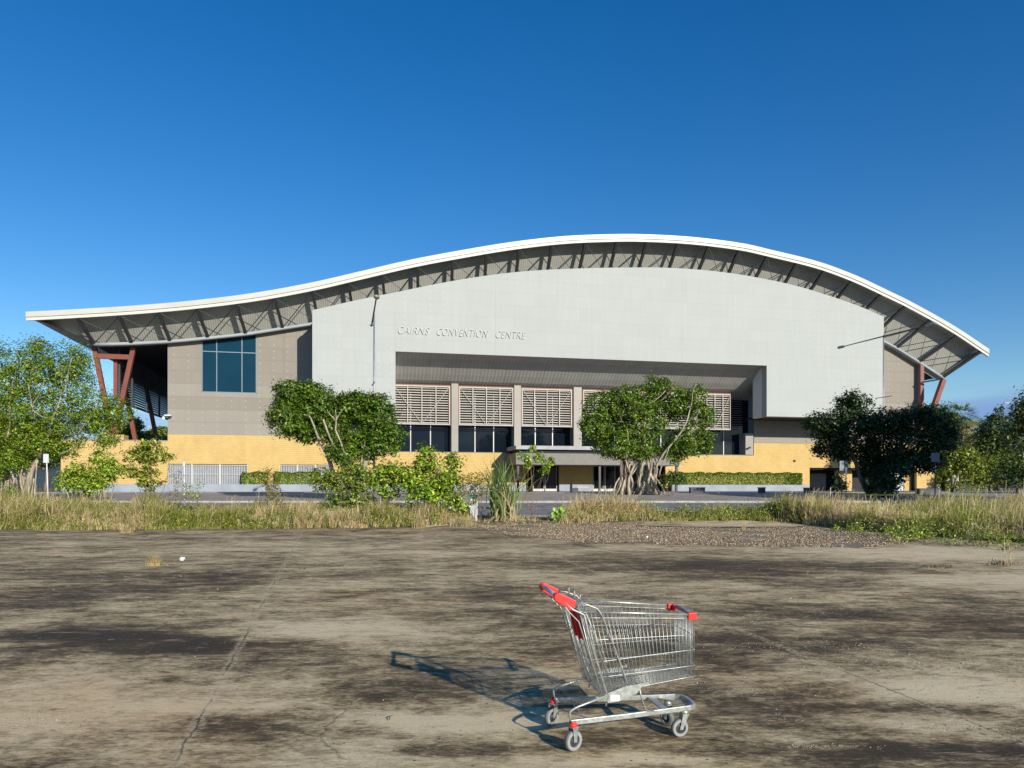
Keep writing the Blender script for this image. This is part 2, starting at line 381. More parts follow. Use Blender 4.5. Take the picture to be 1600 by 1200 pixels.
M_lgrey = mat('light_grey_trim', (.55, .55, .53), .5, var=.06)
M_whiteP = mat('white_paint', (.62, .65, .66), .45, var=.05)
M_yellow = brickmat('yellow_blockwork', (.64, .46, .175), (.59, .42, .158), (.44, .32, .14), .4, .2)
M_door = wavemat('brown_roller_door', (.34, .26, .20), .12, .8, .6, axis=2)
M_glass = bpy.data.materials.new('tinted_glass'); M_glass.use_nodes = True; t = NT(M_glass); p = t.n['Principled BSDF']
p.inputs['Roughness'].default_value = .04; p.inputs['IOR'].default_value = 1.42
t.base((.006, .010, .016))
M_glassb = bpy.data.materials.new('sky_blue_glass'); M_glassb.use_nodes = True; t = NT(M_glassb); p = t.n['Principled BSDF']
p.inputs['Roughness'].default_value = .05; p.inputs['IOR'].default_value = 1.33
t.base(t.mix(t.rng(t.noise(t.coord(), .25, 3), .3, .7), (.004, .032, .058), (.006, .040, .07)))  # blue base colour stands in for the reflected sky
M_frame = mat('window_frame', (.20, .27, .30), .4, .4, var=.05)
M_mull = mat('mullion', (.40, .40, .40), .4, .4, var=.05)
M_galv = mat('galvanised_steel', (.43, .455, .43), .42, .6, var=.22, vscale=30)
M_post = mat('galvanised_post', (.33, .335, .36), .45, .5, var=.12, vscale=3)
M_dark = mat('dark_metal', (.06, .06, .07), .5, .2, var=.1)
M_bark = bpy.data.materials.new('pale_bark'); M_bark.use_nodes = True; t = NT(M_bark); c = t.coord()
n1 = t.noise(c, 5, 6, .65, sc=(1, 1, .35)); t.base(t.mix(t.rng(n1, .3, .7), (.22, .18, .125), (.50, .44, .34))); t.bump(n1, .7, .04)
M_barkd = bpy.data.materials.new('brown_bark'); M_barkd.use_nodes = True; t = NT(M_barkd); c = t.coord()
n1 = t.noise(c, 5, 6, .65, sc=(1, 1, .3)); t.base(t.mix(t.rng(n1, .3, .7), (.09, .065, .045), (.24, .18, .13))); t.bump(n1, .7, .04)
M_leaf = leafmat('leaf', .28, .42); M_blade = leafmat('grass_blade', .42, .6)

M_dirt = bpy.data.materials.new('dirt'); M_dirt.use_nodes = True; t = NT(M_dirt); c = t.coord()
n1 = t.noise(c, 6, 7, .7); t.base(t.mix(t.rng(n1, .35, .65), (.10, .065, .04), (.30, .225, .14))); t.bump(n1, .8, .04)
# ------------------------------------------------------------------ ground
def strip(name, xs, ys, m, dz=0.0):
    V = [(x, y, gz(y)+dz) for y in ys for x in xs]; nx = len(xs)
    Fq = [(j*nx+i, j*nx+i+1, (j+1)*nx+i+1, (j+1)*nx+i) for j in range(len(ys)-1) for i in range(nx-1)]
    return mesh_obj(name, V, Fq, m)
prof = [30, 33, 36.5, 45, 50, 55, 60, 66, 75]
struct(strip('ground', [-2600, -300, -60, -20, 20, 60, 300, 2600], [-900, -60, 0]+prof+[150, 600, 3500], M_soil))
# the concrete pad: far edge and right edge follow the grass line
edge = [(-60, 30.2), (-22, 30.2), (-10, 30.6), (-5, 31.6), (-1.7, 33.0), (0, 33.2), (5.5, 34.6), (12.4, 34.8), (13.6, 31.2), (14.4, 27.0), (15.0, 24.6), (16.2, 22.9), (17.6, 21.6), (20.5, 20.4), (26, 19.0), (60, 17)]
def edge_y(x): return np.interp(x, [p[0] for p in edge], [p[1] for p in edge])
V = []; xs = [-60, -45, -30, -22]+list(np.arange(-20, 28, .8))+[32, 45, 60]
rr = [random.uniform(-.12, .12) for _ in xs]
rows = 14
for j in range(rows):
    for i, x in enumerate(xs):
        ye = float(edge_y(x))+rr[i]; y = -20+(ye+20)*(1-(1-j/(rows-1))**2); V.append((x, y, gz(y)+.006))
nx = len(xs); Fq = [(j*nx+i, j*nx+i+1, (j+1)*nx+i+1, (j+1)*nx+i) for j in range(rows-1) for i in range(nx-1)]
struct(mesh_obj('concrete_slab', V, Fq, M_pad))
struct(strip('road', [-200, -60, 0, 60, 200], [36.9, 39, 42, 45.0], M_asph, .005))
struct(strip('footpath', [-200, -60, 0, 60, 200], [45.16, 50, 55, 60, 62.5], M_path, .10))
struct(strip('forecourt', [-200, -60, 0, 60, 200], [62.66, 66, 70, 75, 110], M_asph, .006))
for (y, nm) in ((45.0, 'kerb'), (62.5, 'kerb'), (36.74, 'kerb')):
    mb = MB().box((-200, y, gz(y)-.1), (200, y+.16, gz(y+.16)+(.115 if y > 37 else .02))); struct(obj(nm, mb, M_kerb))
# painted lines of the road
mb = MB()
for x in np.arange(-60, 60, 6.0): mb.face([(x, 41.0, gz(41.0)+.010), (x+3, 41.0, gz(41.0)+.010), (x+3, 41.12, gz(41.12)+.010), (x, 41.12, gz(41.12)+.010)])
for yy in (37.5, 44.4): mb.face([(-60, yy, gz(yy)+.010), (60, yy, gz(yy)+.010), (60, yy+.1, gz(yy+.1)+.010), (-60, yy+.1, gz(yy+.1)+.010)])
struct(obj('road_marking', mb, mat('road_paint', (.6, .6, .57), .7, var=.15, vscale=4)))
# gravel patch on the pad
poly = [gp(742, 824), gp(800, 836), gp(900, 846), gp(1050, 851), gp(1200, 854), gp(1330, 855), gp(1440, 846), gp(1420, 838), gp(1330, 832)]
poly = [Vector((a, b, gz(b)+.010)) for a, b in poly] + [Vector((12.6, 33.8, gz(33.8)+.010)), Vector((6.5, 34.3, gz(34.3)+.010)), Vector((0, 33.0, gz(33)+.010)), Vector((-1.6, 32.4, gz(32.4)+.010))]
rag = []
for i in range(len(poly)):
    a, b = poly[i], poly[(i+1) % len(poly)]; k_ = max(1, int((b-a).length/.25))
    for j in range(k_):
        p = a.lerp(b, j/k_); p.x += random.gauss(0, .10); p.y += random.gauss(0, .16); p.z = gz(p.y)+.010; rag.append(p)
def patch(name, P, m, dz, cell=.22, jit=.0):
    x0, x1 = min(p[0] for p in P), max(p[0] for p in P); y0, y1 = min(p[1] for p in P), max(p[1] for p in P); q = MB(); n1_, n2_ = int((x1-x0)/cell)+1, int((y1-y0)/cell)+1
    gx, gy = np.meshgrid(np.arange(n1_), np.arange(n2_)); cx = x0+(gx.ravel()+.5)*cell; cy = y0+(gy.ravel()+.5)*cell
    r = np.zeros(len(cx), bool); j = len(P)-1
    for i in range(len(P)):
        xi, yi = P[i][:2]; xj, yj = P[j][:2]; r ^= ((yi > cy) != (yj > cy)) & (cx < (xj-xi)*(cy-yi)/(yj-yi+1e-9)+xi); j = i
    vid = {}
    def vtx(a, b):
        if (a, b) not in vid:
            X_, Y_ = x0+a*cell+random.uniform(-jit, jit), y0+b*cell+random.uniform(-jit, jit); vid[(a, b)] = len(q.v); q.v.append((X_, Y_, gz(Y_)+dz))
        return vid[(a, b)]
    for a, b, k in zip(gx.ravel(), gy.ravel(), r):
        if k: q.f.append((vtx(a, b), vtx(a+1, b), vtx(a+1, b+1), vtx(a, b+1)))
    return obj(name, q, m)
struct(patch('gravel_bed', rag, M_gravel, .012, .2, .07))
pc = [(5.4, 32.0), (7.5, 31.2), (12.0, 31.2), (12.9, 32.2), (11.6, 33.8), (6.0, 34.0)]
struct(patch('concrete_patch', pc, M_pad, .045, .2, .05))

fr = []
for i, xx in enumerate(np.arange(-24, -1.6, .35)): fr.append(Vector((xx, float(edge_y(xx))-.45+.55*math.sin(xx*.9)*math.sin(xx*.37+1)+random.uniform(-.22, .22), 0)))
for xx in np.arange(-1.6, -24, -1.0): fr.append(Vector((xx, float(edge_y(xx))+.5, 0)))
struct(patch('dirt_fringe', fr, M_dirt, .012, .15, .06))
# hills, far away all round (the ones behind the camera show in the windows)
def hills():
    V = []; Fq = []; n = 240; m_ = 7
    for i in range(n):
        a = 2*math.pi*i/n
        hgt = 190+120*math.sin(a*3+1)+70*math.sin(a*7+2)+40*math.sin(a*17)+20*math.sin(a*41+1)
        ang = (math.degrees(math.atan2(math.sin(a), math.cos(a))))
        if -10 < 90-ang < 60: hgt *= .35
        for j in range(m_):
            q = j/(m_-1); R_ = 2400+1500*q
            V.append((R_*math.cos(a), R_*math.sin(a), -2+max(30, hgt)*math.sin(q*math.pi/2)**1.2*(1+.08*math.sin(a*60+j))))
    for i in range(n):
        for j in range(m_-1):
            a = i*m_+j; b = ((i+1) % n)*m_+j; Fq.append((a, b, b+1, a+1))
    return mesh_obj('hills', V, Fq, mat('hill_forest', (.045, .075, .085), .95, var=.25, vscale=.01), smooth=True)
struct(hills())

# ------------------------------------------------------------------ the convention building
TH = math.atan(.215); cT, sT = math.cos(TH), math.sin(TH); D0 = 75.0
def Bp(px, py, v):                     # a point of the building's front at depth v: (across, height above the pad)
    x = (px-800)/F; tt = (v+D0*cT)/(cT-x*sT)
    X, Y = tt*x, tt; return (X*cT+(Y-D0)*sT, EYE+(HOR-py)/F*tt)
def Bu(px, py, u):                     # the same on a side plane: (depth, height)
    x = (px-800)/F; # (t x) cT + (t-D0) sT = u
    tt = (u+D0*sT)/(x*cT+sT); X, Y = tt*x, tt
    return (-X*sT+(Y-D0)*cT, EYE+(HOR-py)/F*tt)
bld = thing('convention_building', 'long convention centre with a white curved roof, white panelled front and yellow block base', 'building', (0, D0, 0), TH)
G0 = 1.25                               # ground level under the building
vF, vC, vW = 1.9, 4.3, 5.0              # fascia, lower chord, wall planes
roof_px = [(40,487),(100,484),(200,478),(300,469.5),(400,457),(488,441),(560,424.5),(640,406),(720,391),(800,378),(880,369),(950,366),(1000,365.8),(1080,370),(1160,380),(1200,389),(1280,409),(1337,430),(1380,450),(1425,472),(1491,509),(1546,545.5)]
def curve(pts, v, step=.5):
    P = [Bp(a, b, v) for a, b in pts]; us = [p[0] for p in P]; zs = [p[1] for p in P]
    # monotone smooth interpolation (Catmull-Rom tangents)
    m = [(zs[min(i+1, len(us)-1)]-zs[max(i-1, 0)])/(us[min(i+1, len(us)-1)]-us[max(i-1, 0)]) for i in range(len(us))]
    def f(u):
        i = max(0, min(len(us)-2, int(np.searchsorted(us, u))-1)); h = us[i+1]-us[i]; q = (u-us[i])/h
        return (2*q**3-3*q**2+1)*zs[i]+(q**3-2*q**2+q)*h*m[i]+(-2*q**3+3*q**2)*zs[i+1]+(q**3-q**2)*h*m[i+1]
    return us[0], us[-1], f
u0, u1, zr = curve(roof_px, vF)
FT = .78
N = 110; US = [u0+(u1-u0)*i/N for i in range(N+1)]
def slope(u, f=zr, e=.2): return (f(min(u1, u+e))-f(max(u0, u-e)))/(min(u1, u+e)-max(u0, u-e))
# roof sheet, front to back
mb = MB(); k = 0
for u in US: mb.v += [(u, vF+.05, zr(u)-.02), (u, 58, zr(u)-.02)]
for i in range(N): mb.f.append((2*i, 2*i+2, 2*i+3, 2*i+1))
b = len(mb.v)
for u in US: mb.v += [(u, vF+.05, zr(u)-.35), (u, 58, zr(u)-.35)]
for i in range(N): mb.f.append((b+2*i+1, b+2*i+3, b+2*i+2, b+2*i))
for i in (0, N): mb.f.append((2*i, 2*i+1, b+2*i+1, b+2*i))
obj('roof', mb, M_whiteP, bld)
def band(us, top, bot, va, vb, vbt=None):
    """solid band between two curves of (u), from depth va to vb"""
    m_ = MB()
    for u in us: m_.v += [(u, va, top(u)), (u, va, bot(u)), (u, vb, top(u)), (u, vb, bot(u))]
    for i in range(len(us)-1):
        a = 4*i; c_ = a+4
        m_.f += [(a, a+1, c_+1, c_), (a+2, c_+2, c_+3, a+3), (a, c_, c_+2, a+2), (a+1, a+3, c_+3, c_+1)]
    n = 4*(len(us)-1); m_.f += [(0, 2, 3, 1), (n, n+1, n+3, n+2)]
    return m_
obj('fascia', band(US, zr, lambda u: zr(u)-FT*.62*math.sqrt(1+slope(u)**2), vF, vF+.35), M_fascia, bld)
obj('gutter_edge', band(US, lambda u: zr(u)-FT*.62*math.sqrt(1+slope(u)**2)-.003, lambda u: zr(u)-FT*math.sqrt(1+slope(u)**2), vF+.10, vF+.32), mat('pale_cream_trim', (.62, .62, .57), .5, var=.05), bld)  # lower strip in a paler cream than the fascia
# truss nodes measured on the front
top_px = [(121,496),(186,492.5),(247.5,486),(307.5,478.5),(369,472),(429,463.5),(487.5,453),(544,441),(597,429),(652.5,416),(707,404.5),(760,395),(811,387.5),(862.5,381),(915,379),(964,377.5),(1011,379),(1059.5,381),(1107.5,386),(1155,392.5),(1199,401),(1245,412.5),(1288,424),(1331,440.5),(1376,458),(1414,477.6),(1453.5,502),(1495,525),(1532,551)]
botL = [(147,537),(206,535.6),(266,532.5),(325,527),(384,521),(441.6,512)]
botR = {26: (1401,543), 27: (1436,565), 28: (1473,589)}
def node_top(i):
    u, _ = Bp(*top_px[i], vF+.2); return u, zr(u)-FT*math.sqrt(1+slope(u)**2)+.02
NT_ = len(top_px); tops = [node_top(i) for i in range(NT_)]
lens = {}; bots = {}
for i, p in enumerate(botL): bots[i] = Bp(*p, vC)
for i, p in botR.items(): bots[i] = Bp(*p, vC)
# hidden lower nodes: offset vectors interpolated between the visible ends, turned with the roof
kn = sorted(bots)
def offs(i): return (bots[i][0]-tops[i][0], bots[i][1]-tops[i][1])
def rotd(i):                              # offset in the frame of the roof curve at node i
    th = math.atan(slope(tops[i][0])); dx, dz = offs(i); return (dx*math.cos(th)+dz*math.sin(th), -dx*math.sin(th)+dz*math.cos(th))
fr = {i: rotd(i) for i in kn}
for i in range(NT_):
    if i not in bots:
        a, b_ = 5, 26; q = (i-a)/(b_-a); ox = -.55; oz = fr[a][1]*(1-q)+fr[b_][1]*q
        oz = min(oz, -3.0); oz = oz if i > 8 else fr[5][1]+(i-5)/4*(-3.1-fr[5][1])
        ox = fr[a][0]+(ox-fr[a][0])*min(1, (i-5)/4) if i < 20 else -.55+(fr[b_][0]+.55)*(i-20)/6
        th = math.atan(slope(tops[i][0])); bots[i] = (tops[i][0]+ox*math.cos(th)-oz*math.sin(th), tops[i][1]+ox*math.sin(th)+oz*math.cos(th))
cu = [bots[i][0] for i in range(NT_)]; cz = [bots[i][1] for i in range(NT_)]
def chord(u): return float(np.interp(u, cu, cz))
for i in range(NT_):
    a = Vector((tops[i][0], vF+.25, tops[i][1]-.02)); b_ = Vector((bots[i][0], vC, bots[i][1]))
    obj('strut', MB().beam(a, b_, .28, .34, up=Vector((0, 1, .3))), M_steel, bld)
    if i < NT_-1:
        a2 = Vector((tops[i+1][0], vF+.25, tops[i+1][1]-.05)); b2 = Vector((bots[i+1][0], vC, bots[i+1][1]))
        obj('brace_rod', MB().tube([a, b2], .03, 5), M_rod, bld); obj('brace_rod', MB().tube([b_, a2], .045, 5), M_steel, bld)
# edge beams at both ends of the eaves
tipL = Vector((Bp(50, 497, vF+.2)[0], vF+.25, Bp(50, 497, vF+.2)[1])); bL = Vector((bots[0][0], vC, bots[0][1]))
obj('eave_edge_beam', MB().beam(tipL, bL, .2, .3, up=Vector((0, 1, .3))), M_steel, bld)
cus = [cu[0]]+[cu[0]+(cu[-1]-cu[0])*i/60 for i in range(1, 61)]
obj('bottom_chord', MB().tube([(u, vC, chord(u)-.08) for u in cus], .17, 8), M_soff, bld, smooth=True)
# cladding behind the struts (from the eave down to the wall), set back 1.8 m
mb = MB(); tcl = [(tipL.x, tipL.z)]+tops; bcl = [bots[0]]+[bots[i] for i in range(NT_)]; S = 1.4
nn = len(tcl)
for i in range(nn): mb.v += [(tcl[i][0], vF+.3+.1, tcl[i][1]+.28), (tcl[i][0], vF+S, tcl[i][1]+.22), (bcl[i][0], vC+S, bcl[i][1]+.02)]
for i in range(nn-1):
    a = 3*i; mb.f += [(a, a+1, a+4, a+3), (a+1, a+2, a+5, a+4)]
obj('under_eave_cladding', mb, M_clad, bld)
# smooth grey soffit from the chord back to the wall
mb = MB()
for i in range(NT_): mb.v += [(bots[i][0], vC-.05, bots[i][1]-.10), (bots[i][0], vW+.3, bots[i][1]-.14), (bots[i][0], vW+.3, bots[i][1]+.03), (bots[i][0], vC-.05, bots[i][1]+.0)]
for i in range(NT_-1):
    a = 4*i; mb.f += [(a, a+1, a+5, a+4), (a+3, a+7, a+6, a+2), (a+3, a, a+4, a+7)]
obj('soffit', mb, M_soff, bld)
# side soffits and the ceiling over the open ends, running to the back
mb = MB()
mb.face([(tipL.x, vF+.4, tipL.z), (tipL.x, 58, tipL.z), (bots[0][0], 58, bots[0][1]), (bots[0][0], vC, bots[0][1])])
uWL = Bp(262, 600, vW)[0]; uWR = Bp(1437, 600, vW)[0]
objs('side_soffit', mb, M_soff, bld); mb = MB()
mb.face([(bots[0][0], vW+.31, bots[0][1]-.16), (bots[0][0], 58, bots[0][1]-.16), (uWL+.5, 58, chord(uWL)-.16), (uWL+.5, vW+.31, chord(uWL)-.16)]); obj('ceiling', mb, M_shade, bld); mb = MB()  # ceiling coloured near black to stand for its shade
e_ = bots[NT_-1]; mb.face([(tops[-1][0], vF+.4, tops[-1][1]), (e_[0], vC, e_[1]), (e_[0], 58, e_[1]), (tops[-1][0], 58, tops[-1][1])])
objs('side_soffit', mb, M_soff, bld)

# rear body of the hall
zYL = Bp(300, 679.5, vW)[1]; zYLow = Bp(150, 688, vW)[1]; zSill = Bp(700, 706.5, vW)[1]; zYR = Bp(1215, 693, vW)[1]
mb = MB()
us = list(np.linspace(uWL, uWR, 40))
mb.v = []; n = len(us)
for u in us: mb.v += [(u, vW, zYL-.02 if u < 0 else zYR-.02), (u, vW, chord(u)-.12)]
rw0, rw1 = Bp(598, 650, vW)[0], Bp(1178, 650, vW)[0]; zHead = Bp(800, 606, vW)[1]
# wall in three pieces round the recess
def wall_piece(ua, ub, zb, m_, ztop=None):
    q = MB(); uu = list(np.linspace(ua, ub, 14))
    for u in uu: q.v += [(u, vW, zb), (u, vW, (chord(u)-.12) if ztop is None else ztop), (u, vW+.4, zb), (u, vW+.4, (chord(u)-.12) if ztop is None else ztop)]
    for i in range(len(uu)-1):
        a = 4*i; q.f += [(a, a+4, a+5, a+1), (a+2, a+3, a+7, a+6), (a+1, a+5, a+7, a+3), (a, a+2, a+6, a+4)]
    e = 4*(len(uu)-1); q.f += [(0, 1, 3, 2), (e, e+2, e+3, e+1)]
    m_.v_off = 0; b = len(m_.v); m_.v += q.v; m_.f += [tuple(b+i for i in f_) for f_ in q.f]
zPL = zYL-.02
M_beige = panelmat('beige_panels', (.298, .276, .236), 1.27, [Bp(443.5, 600, vW)[0]], (.42, .40, .35), 1.35, .635, .08, .78, .8, False, .03, band=(.90, .87, .86), z0=zYL-1.27*.0)
mb = MB(); wall_piece(uWL, Bp(315, 600, vW)[0], zYL+.003, mb)
uw0, uw1 = Bp(315, 600, vW)[0], Bp(401, 600, vW)[0]; zw0 = Bp(360, 614, vW)[1]
wall_piece(uw0+.002, uw1-.002, zYL+.003, mb, zw0); wall_piece(uw1, rw0, zYL+.003, mb); wall_piece(rw1, uWR, zYR+.003, mb)
objs('beige_panel_wall', mb, M_beige, bld)
# tall blue window
fz = MB(); ztl, ztr = chord(uw0)-.12, chord(uw1)-.12
def qd(a, b, c_, d): return [a, b, c_, d]
win = obj('window', MB().beam((uw0+.06, vW+.08, zw0+.05), (uw1-.06, vW+.08, zw0+.05), .10, .10), M_frame, bld)
pn = MB(); pn.face([(uw0, vW+.14, zw0), (uw1, vW+.14, zw0), (uw1, vW+.14, ztr+.1), (uw0, vW+.14, ztl+.1)]); obj('pane', pn, M_glassb, win)
fr_ = MB()
for px in (338.5, 378):
    u = Bp(px, 560, vW)[0]; fr_.beam((u, vW+.08, zw0+.1), (u, vW+.08, chord(u)-.12), .09, .10)
for u in (uw0+.05, uw1-.05): fr_.beam((u, vW+.08, zw0+.1), (u, vW+.08, chord(u)-.12), .08, .10)
zt = Bp(340, 549.5, vW)[1]; fr_.beam((uw0+.1, vW+.08, zt), (uw1-.1, vW+.08, zt), .07, .09); obj('frame', fr_, M_frame, win)
# body behind (closes the hall)
mb = MB()
mb.face([(uWL, vW+.3, G0-.3), (uWL, 57, G0-.3), (uWL, 57, chord(uWL)), (uWL, vW+.3, chord(uWL))])
mb.face([(uWR, 57, G0-.3), (uWR, vW+.3, G0-.3), (uWR, vW+.3, chord(uWR)), (uWR, 57, chord(uWR))])
for i in range(39): mb.face([(us[i], 57, G0-.3), (us[i+1], 57, G0-.3), (us[i+1], 57, chord(us[i+1])), (us[i], 57, chord(us[i]))][::-1])
objs('side_wall', mb, M_beige, bld)

# white panelled front, a box standing 5 m proud of the wall
wt = [(488,484.5),(580,464),(617,457),(655,449),(707,439),(757,431),(807,425),(855,421.5),(930,418.7),(980,418),(1030,418),(1066,419.5),(1110,423),(1157,429),(1201,437),(1242,446),(1294,461.5),(1348,480.5),(1381,495)]
a_, b2_, zw = curve(wt, 0.0)
wu = list(np.linspace(a_, b2_, 61))
oL, oR = Bp(618, 550, 0)[0], Bp(1198, 572, 0)[0]; zO = Bp(800, 556, 0)[1]; zBL = Bp(550, 636, 0)[1]; zBR = Bp(1290, 652.5, 0)[1]
white_j = [Bp(p, 500, 0)[0] for p in (774, 925, 1066)]+[oL, oR]
M_white = panelmat('white_panels', (.415, .44, .425), 1.28, white_j, (.52, .54, .51), 1.27, .64, .08, .92, .75, True, .02, z0=zO)
top_poly = [(u, zw(u)) for u in wu]
mb = MB()
def col_piece(ua, ub, zb):
    uu = [ua]+[u for u in wu if ua+.01 < u < ub-.01]+[ub]; P = [(u, zw(u)) for u in uu]; q = [(ua, zb)]+[(ub, zb)]+P[::-1]; mb.prism(q, 0.0, 1.0)
col_piece(a_, oL, zBL); col_piece(oL, oR, zO); col_piece(oR, b2_, zBR)
obj('white_panel_front', mb, M_white, bld)
mb = MB(); th = .3
mb.box((a_+.003, 1.003, zBL), (a_+th, vW-.01, zw(a_)-.1)); mb.box((b2_-th, 1.003, zBR), (b2_-.003, vW-.01, zw(b2_)-.1))
mb.box((oR+.003, 1.003, zBR), (oR+th, 2.9, zO+.4)); mb.box((oL-th, 1.003, zBL), (oL-.003, vW-.01, zO+.4))
objs('white_side_return', mb, mat('white_side_sheet', (.70, .73, .73), .5, var=.03), bld)
mb = MB(); mb.box((a_+th+.003, 1.003, zBL+.05), (oL-th-.003, vW-.01, zBL+.25)); mb.box((oR+th+.003, 1.003, zBR+.05), (b2_-th-.003, vW-.01, zBR+.25)); objs('underside_panel', mb, M_shade, bld)  # underside of the white box, its shade painted on as near black
# ribbed curved soffit of the recess
sp = [(.35, zO+.02), (.9, zO-.06), (1.6, zO-.30), (2.6, zO-1.0), (3.4, zO-1.6), (4.2, zO-2.12), (4.9, zO-2.40), (6.6, zO-3.2)]
mb = MB()
for v, z in sp: mb.v += [(oL-.2, v, z), (oR-.05 if v < 2.9 else rw1+.2, v, z)]
for i in range(len(sp)-1): mb.f.append((2*i+1, 2*i, 2*i+2, 2*i+3))
obj('recess_soffit', mb, M_curvs, bld)
# recess: back glazing, mullions, pillars
vG = 6.3; zS = zSill
mb = MB(); mb.box((rw0-.3, vG, zS-.2), (rw1+.3, vG+.1, zO-2.2)); gl = obj('ribbon_window', mb, M_glass, bld)
mb = MB(); mb.box((rw0-.2, vW+.4, zS-.2), (rw0, vG, zO)); mb.box((rw1, vW+.4, zS-.2), (rw1+.2, vG, zO)); mb.box((rw0, vW+.2, zS-.25), (rw1, vG-.003, zS)); objs('recess_reveal', mb, M_blue, bld)
for px in (641.5, 672.5, 742, 771, 836, 863, 934, 960, 1032, 1056, 1104, 1130):
    u = Bp(px, 690, vG)[0]; obj('mullion', MB().box((u-.05, vG-.09, zS+.003), (u+.05, vG-.003, zO-3.0)), M_mull, bld)
pil = [(598, 612), (705.5, 716), (803.5, 814), (896.5, 909), (989, 1001), (1079, 1090), (1165, 1177)]
for i, (a, b) in enumerate(pil):
    ua, ub = Bp(a, 650, vW-.3)[0], Bp(b, 650, vW-.3)[0]
    zt = zO-2.3 if 0 < i < 6 else (zO-2.5 if i == 0 else Bp(1170, 677, vW-.3)[1])
    obj('pillar', MB().box((ua, vW-.3, zS+.02), (ub, vG-.1, zt)), M_pillar, bld)
bays = [(614.5, 703), (717.5, 802), (815.5, 893.5), (911.5, 987.5), (1003, 1077.5), (1092, 1142)]
zl1 = Bp(660, 602.5, vW-.2)[1]; zl0 = Bp(660, 663, vW-.2)[1]
for i, (a, b) in enumerate(bays):
    ua, ub = Bp(a, 630, vW-.2)[0], Bp(b, 630, vW-.2)[0]; va = vW-.18
    sc_ = thing('louvre_screen', '', 'x'); del sc_['label']; del sc_['category']; sc_.parent = bld
    fm = MB(); fm.box((ua, va, zl1-.1), (ub, va+.14, zl1+.02)); fm.box((ua, va, zl0-.02), (ub, va+.14, zl0+.10))
    fm.box((ua, va, zl0+.103), (ua+.1, va+.14, zl1-.103)); fm.box((ub-.1, va, zl0+.103), (ub, va+.14, zl1-.103)); obj('frame', fm, M_cream, sc_)
    rf = MB(); rf.box((ua-.09, va+.02, zl0-.1), (ua-.003, va+.3, zl1+.12)); rf.box((ub+.003, va+.02, zl0-.1), (ub+.09, va+.3, zl1+.12)); rf.box((ua, va+.02, zl1+.023), (ub, va+.3, zl1+.12)); objs('red_surround', rf, M_pinkfr, sc_)
    sl = MB(); ns = 15
    for j in range(ns):
        z = zl0+.2+(zl1-zl0-.4)*j/(ns-1); c_, s_ = math.cos(math.radians(62)), math.sin(math.radians(62))
        sl.beam((ua+.1, va+.16, z), (ub-.1, va+.16, z), .115, .02, up=Vector((0, -s_, c_)))
    obj('slats', sl, M_cream, sc_)
    vr = MB()
    for q in (.25, .5, .75): u = ua+(ub-ua)*q; vr.box((u-.045, va-.02, zl0+.103), (u+.045, va+.05, zl1-.103))
    objs('uprights', vr, M_cream, sc_)
    um = (ua+ub)/2; dr = MB(); dr.tube([(ua+.1, va-.05, zl1-.12), (um-.05, va-.05, zl0+.1)], .03, 5); dr.tube([(ub-.1, va-.05, zl1-.12), (um+.05, va-.05, zl0+.1)], .03, 5)
    objs('diagonal_rods', dr, M_cream, sc_)
# last screen turns the corner, its shade painted in as a darker grey
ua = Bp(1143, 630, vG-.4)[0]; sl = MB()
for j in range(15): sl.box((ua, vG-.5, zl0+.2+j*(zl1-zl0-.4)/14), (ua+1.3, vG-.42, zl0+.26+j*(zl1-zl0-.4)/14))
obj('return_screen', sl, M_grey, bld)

M_letter = mat('white_letter', (.54, .56, .54), .6)
# lettering on the white front
def word(txt, pxa, pxb):
    cu_ = bpy.data.curves.new('t', 'FONT'); cu_.body = txt; cu_.shear = .32; cu_.extrude = .06; cu_.offset = -.022; cu_.space_character = 1.12
    o = bpy.data.objects.new('t', cu_); COL.objects.link(o); bpy.context.view_layer.update()
    me = bpy.data.meshes.new_from_object(o.evaluated_get(bpy.context.evaluated_depsgraph_get()))
    vs = np.array([v.co[:] for v in me.vertices]); fs = [tuple(p.vertices) for p in me.polygons]
    bpy.data.objects.remove(o); bpy.data.curves.remove(cu_); bpy.data.meshes.remove(me)
    ua = Bp(pxa, 517, 0)[0]; ub = Bp(pxb, 517, 0)[0]; x0, x1 = vs[:, 0].min(), vs[:, 0].max(); y0, y1 = vs[:, 1].min(), vs[:, 1].max()
    zb = Bp(625, 521.5, 0)[1]; H = .70
    return [(ua+(v[0]-x0)/(x1-x0)*(ub-ua), -.064+v[2], zb+(v[1]-y0)/(y1-y0)*H) for v in vs], fs
for tx, a, b in (('CAIRNS', 622.5, 671), ('CONVENTION', 683, 762.5), ('CENTRE', 775, 821.5)):
    vs, fs = word(tx, a, b); mb = MB(); mb.v = vs; mb.f = fs; obj('lettering', mb, M_letter, bld)

# yellow block base with its openings
def Bq(px, py, v=vW-.15): return Bp(px, py, v)
v0 = vW-.15
def U(px): return Bp(px, 730, v0)[0]
zg1 = Bq(320, 725)[1]; zg0 = Bq(320, 757.5)[1]; zdoor = Bq(1300, 731)[1]
mb = MB()
def yb(a, b, z0_, z1_, va=v0, vb=v0+.35): mb.box((a, va, z0_), (b, vb, z1_))
zb = G0-.4
yb(U(95), U(262), zb, zYLow); yb(U(262), U(598), zg1, zYL); yb(U(262), U(598), zb, zg0)
yb(U(387), U(437), zg0, zg1); yb(U(520), U(598), zg0, zg1); yb(U(598), U(795), zb, zSill-.02); 
zen = Bq(850, 724)[1]
yb(U(795), U(1060), zen, zSill-.02); yb(U(1060), U(1178), zb, zSill-.02); yb(U(1178), U(1265), zb, zYR); yb(U(1265), U(1462), zdoor, zYR)
yb(U(1432.5), U(1462), zb, zdoor-.003)
obj('yellow_block_wall', mb, M_yellow, bld)
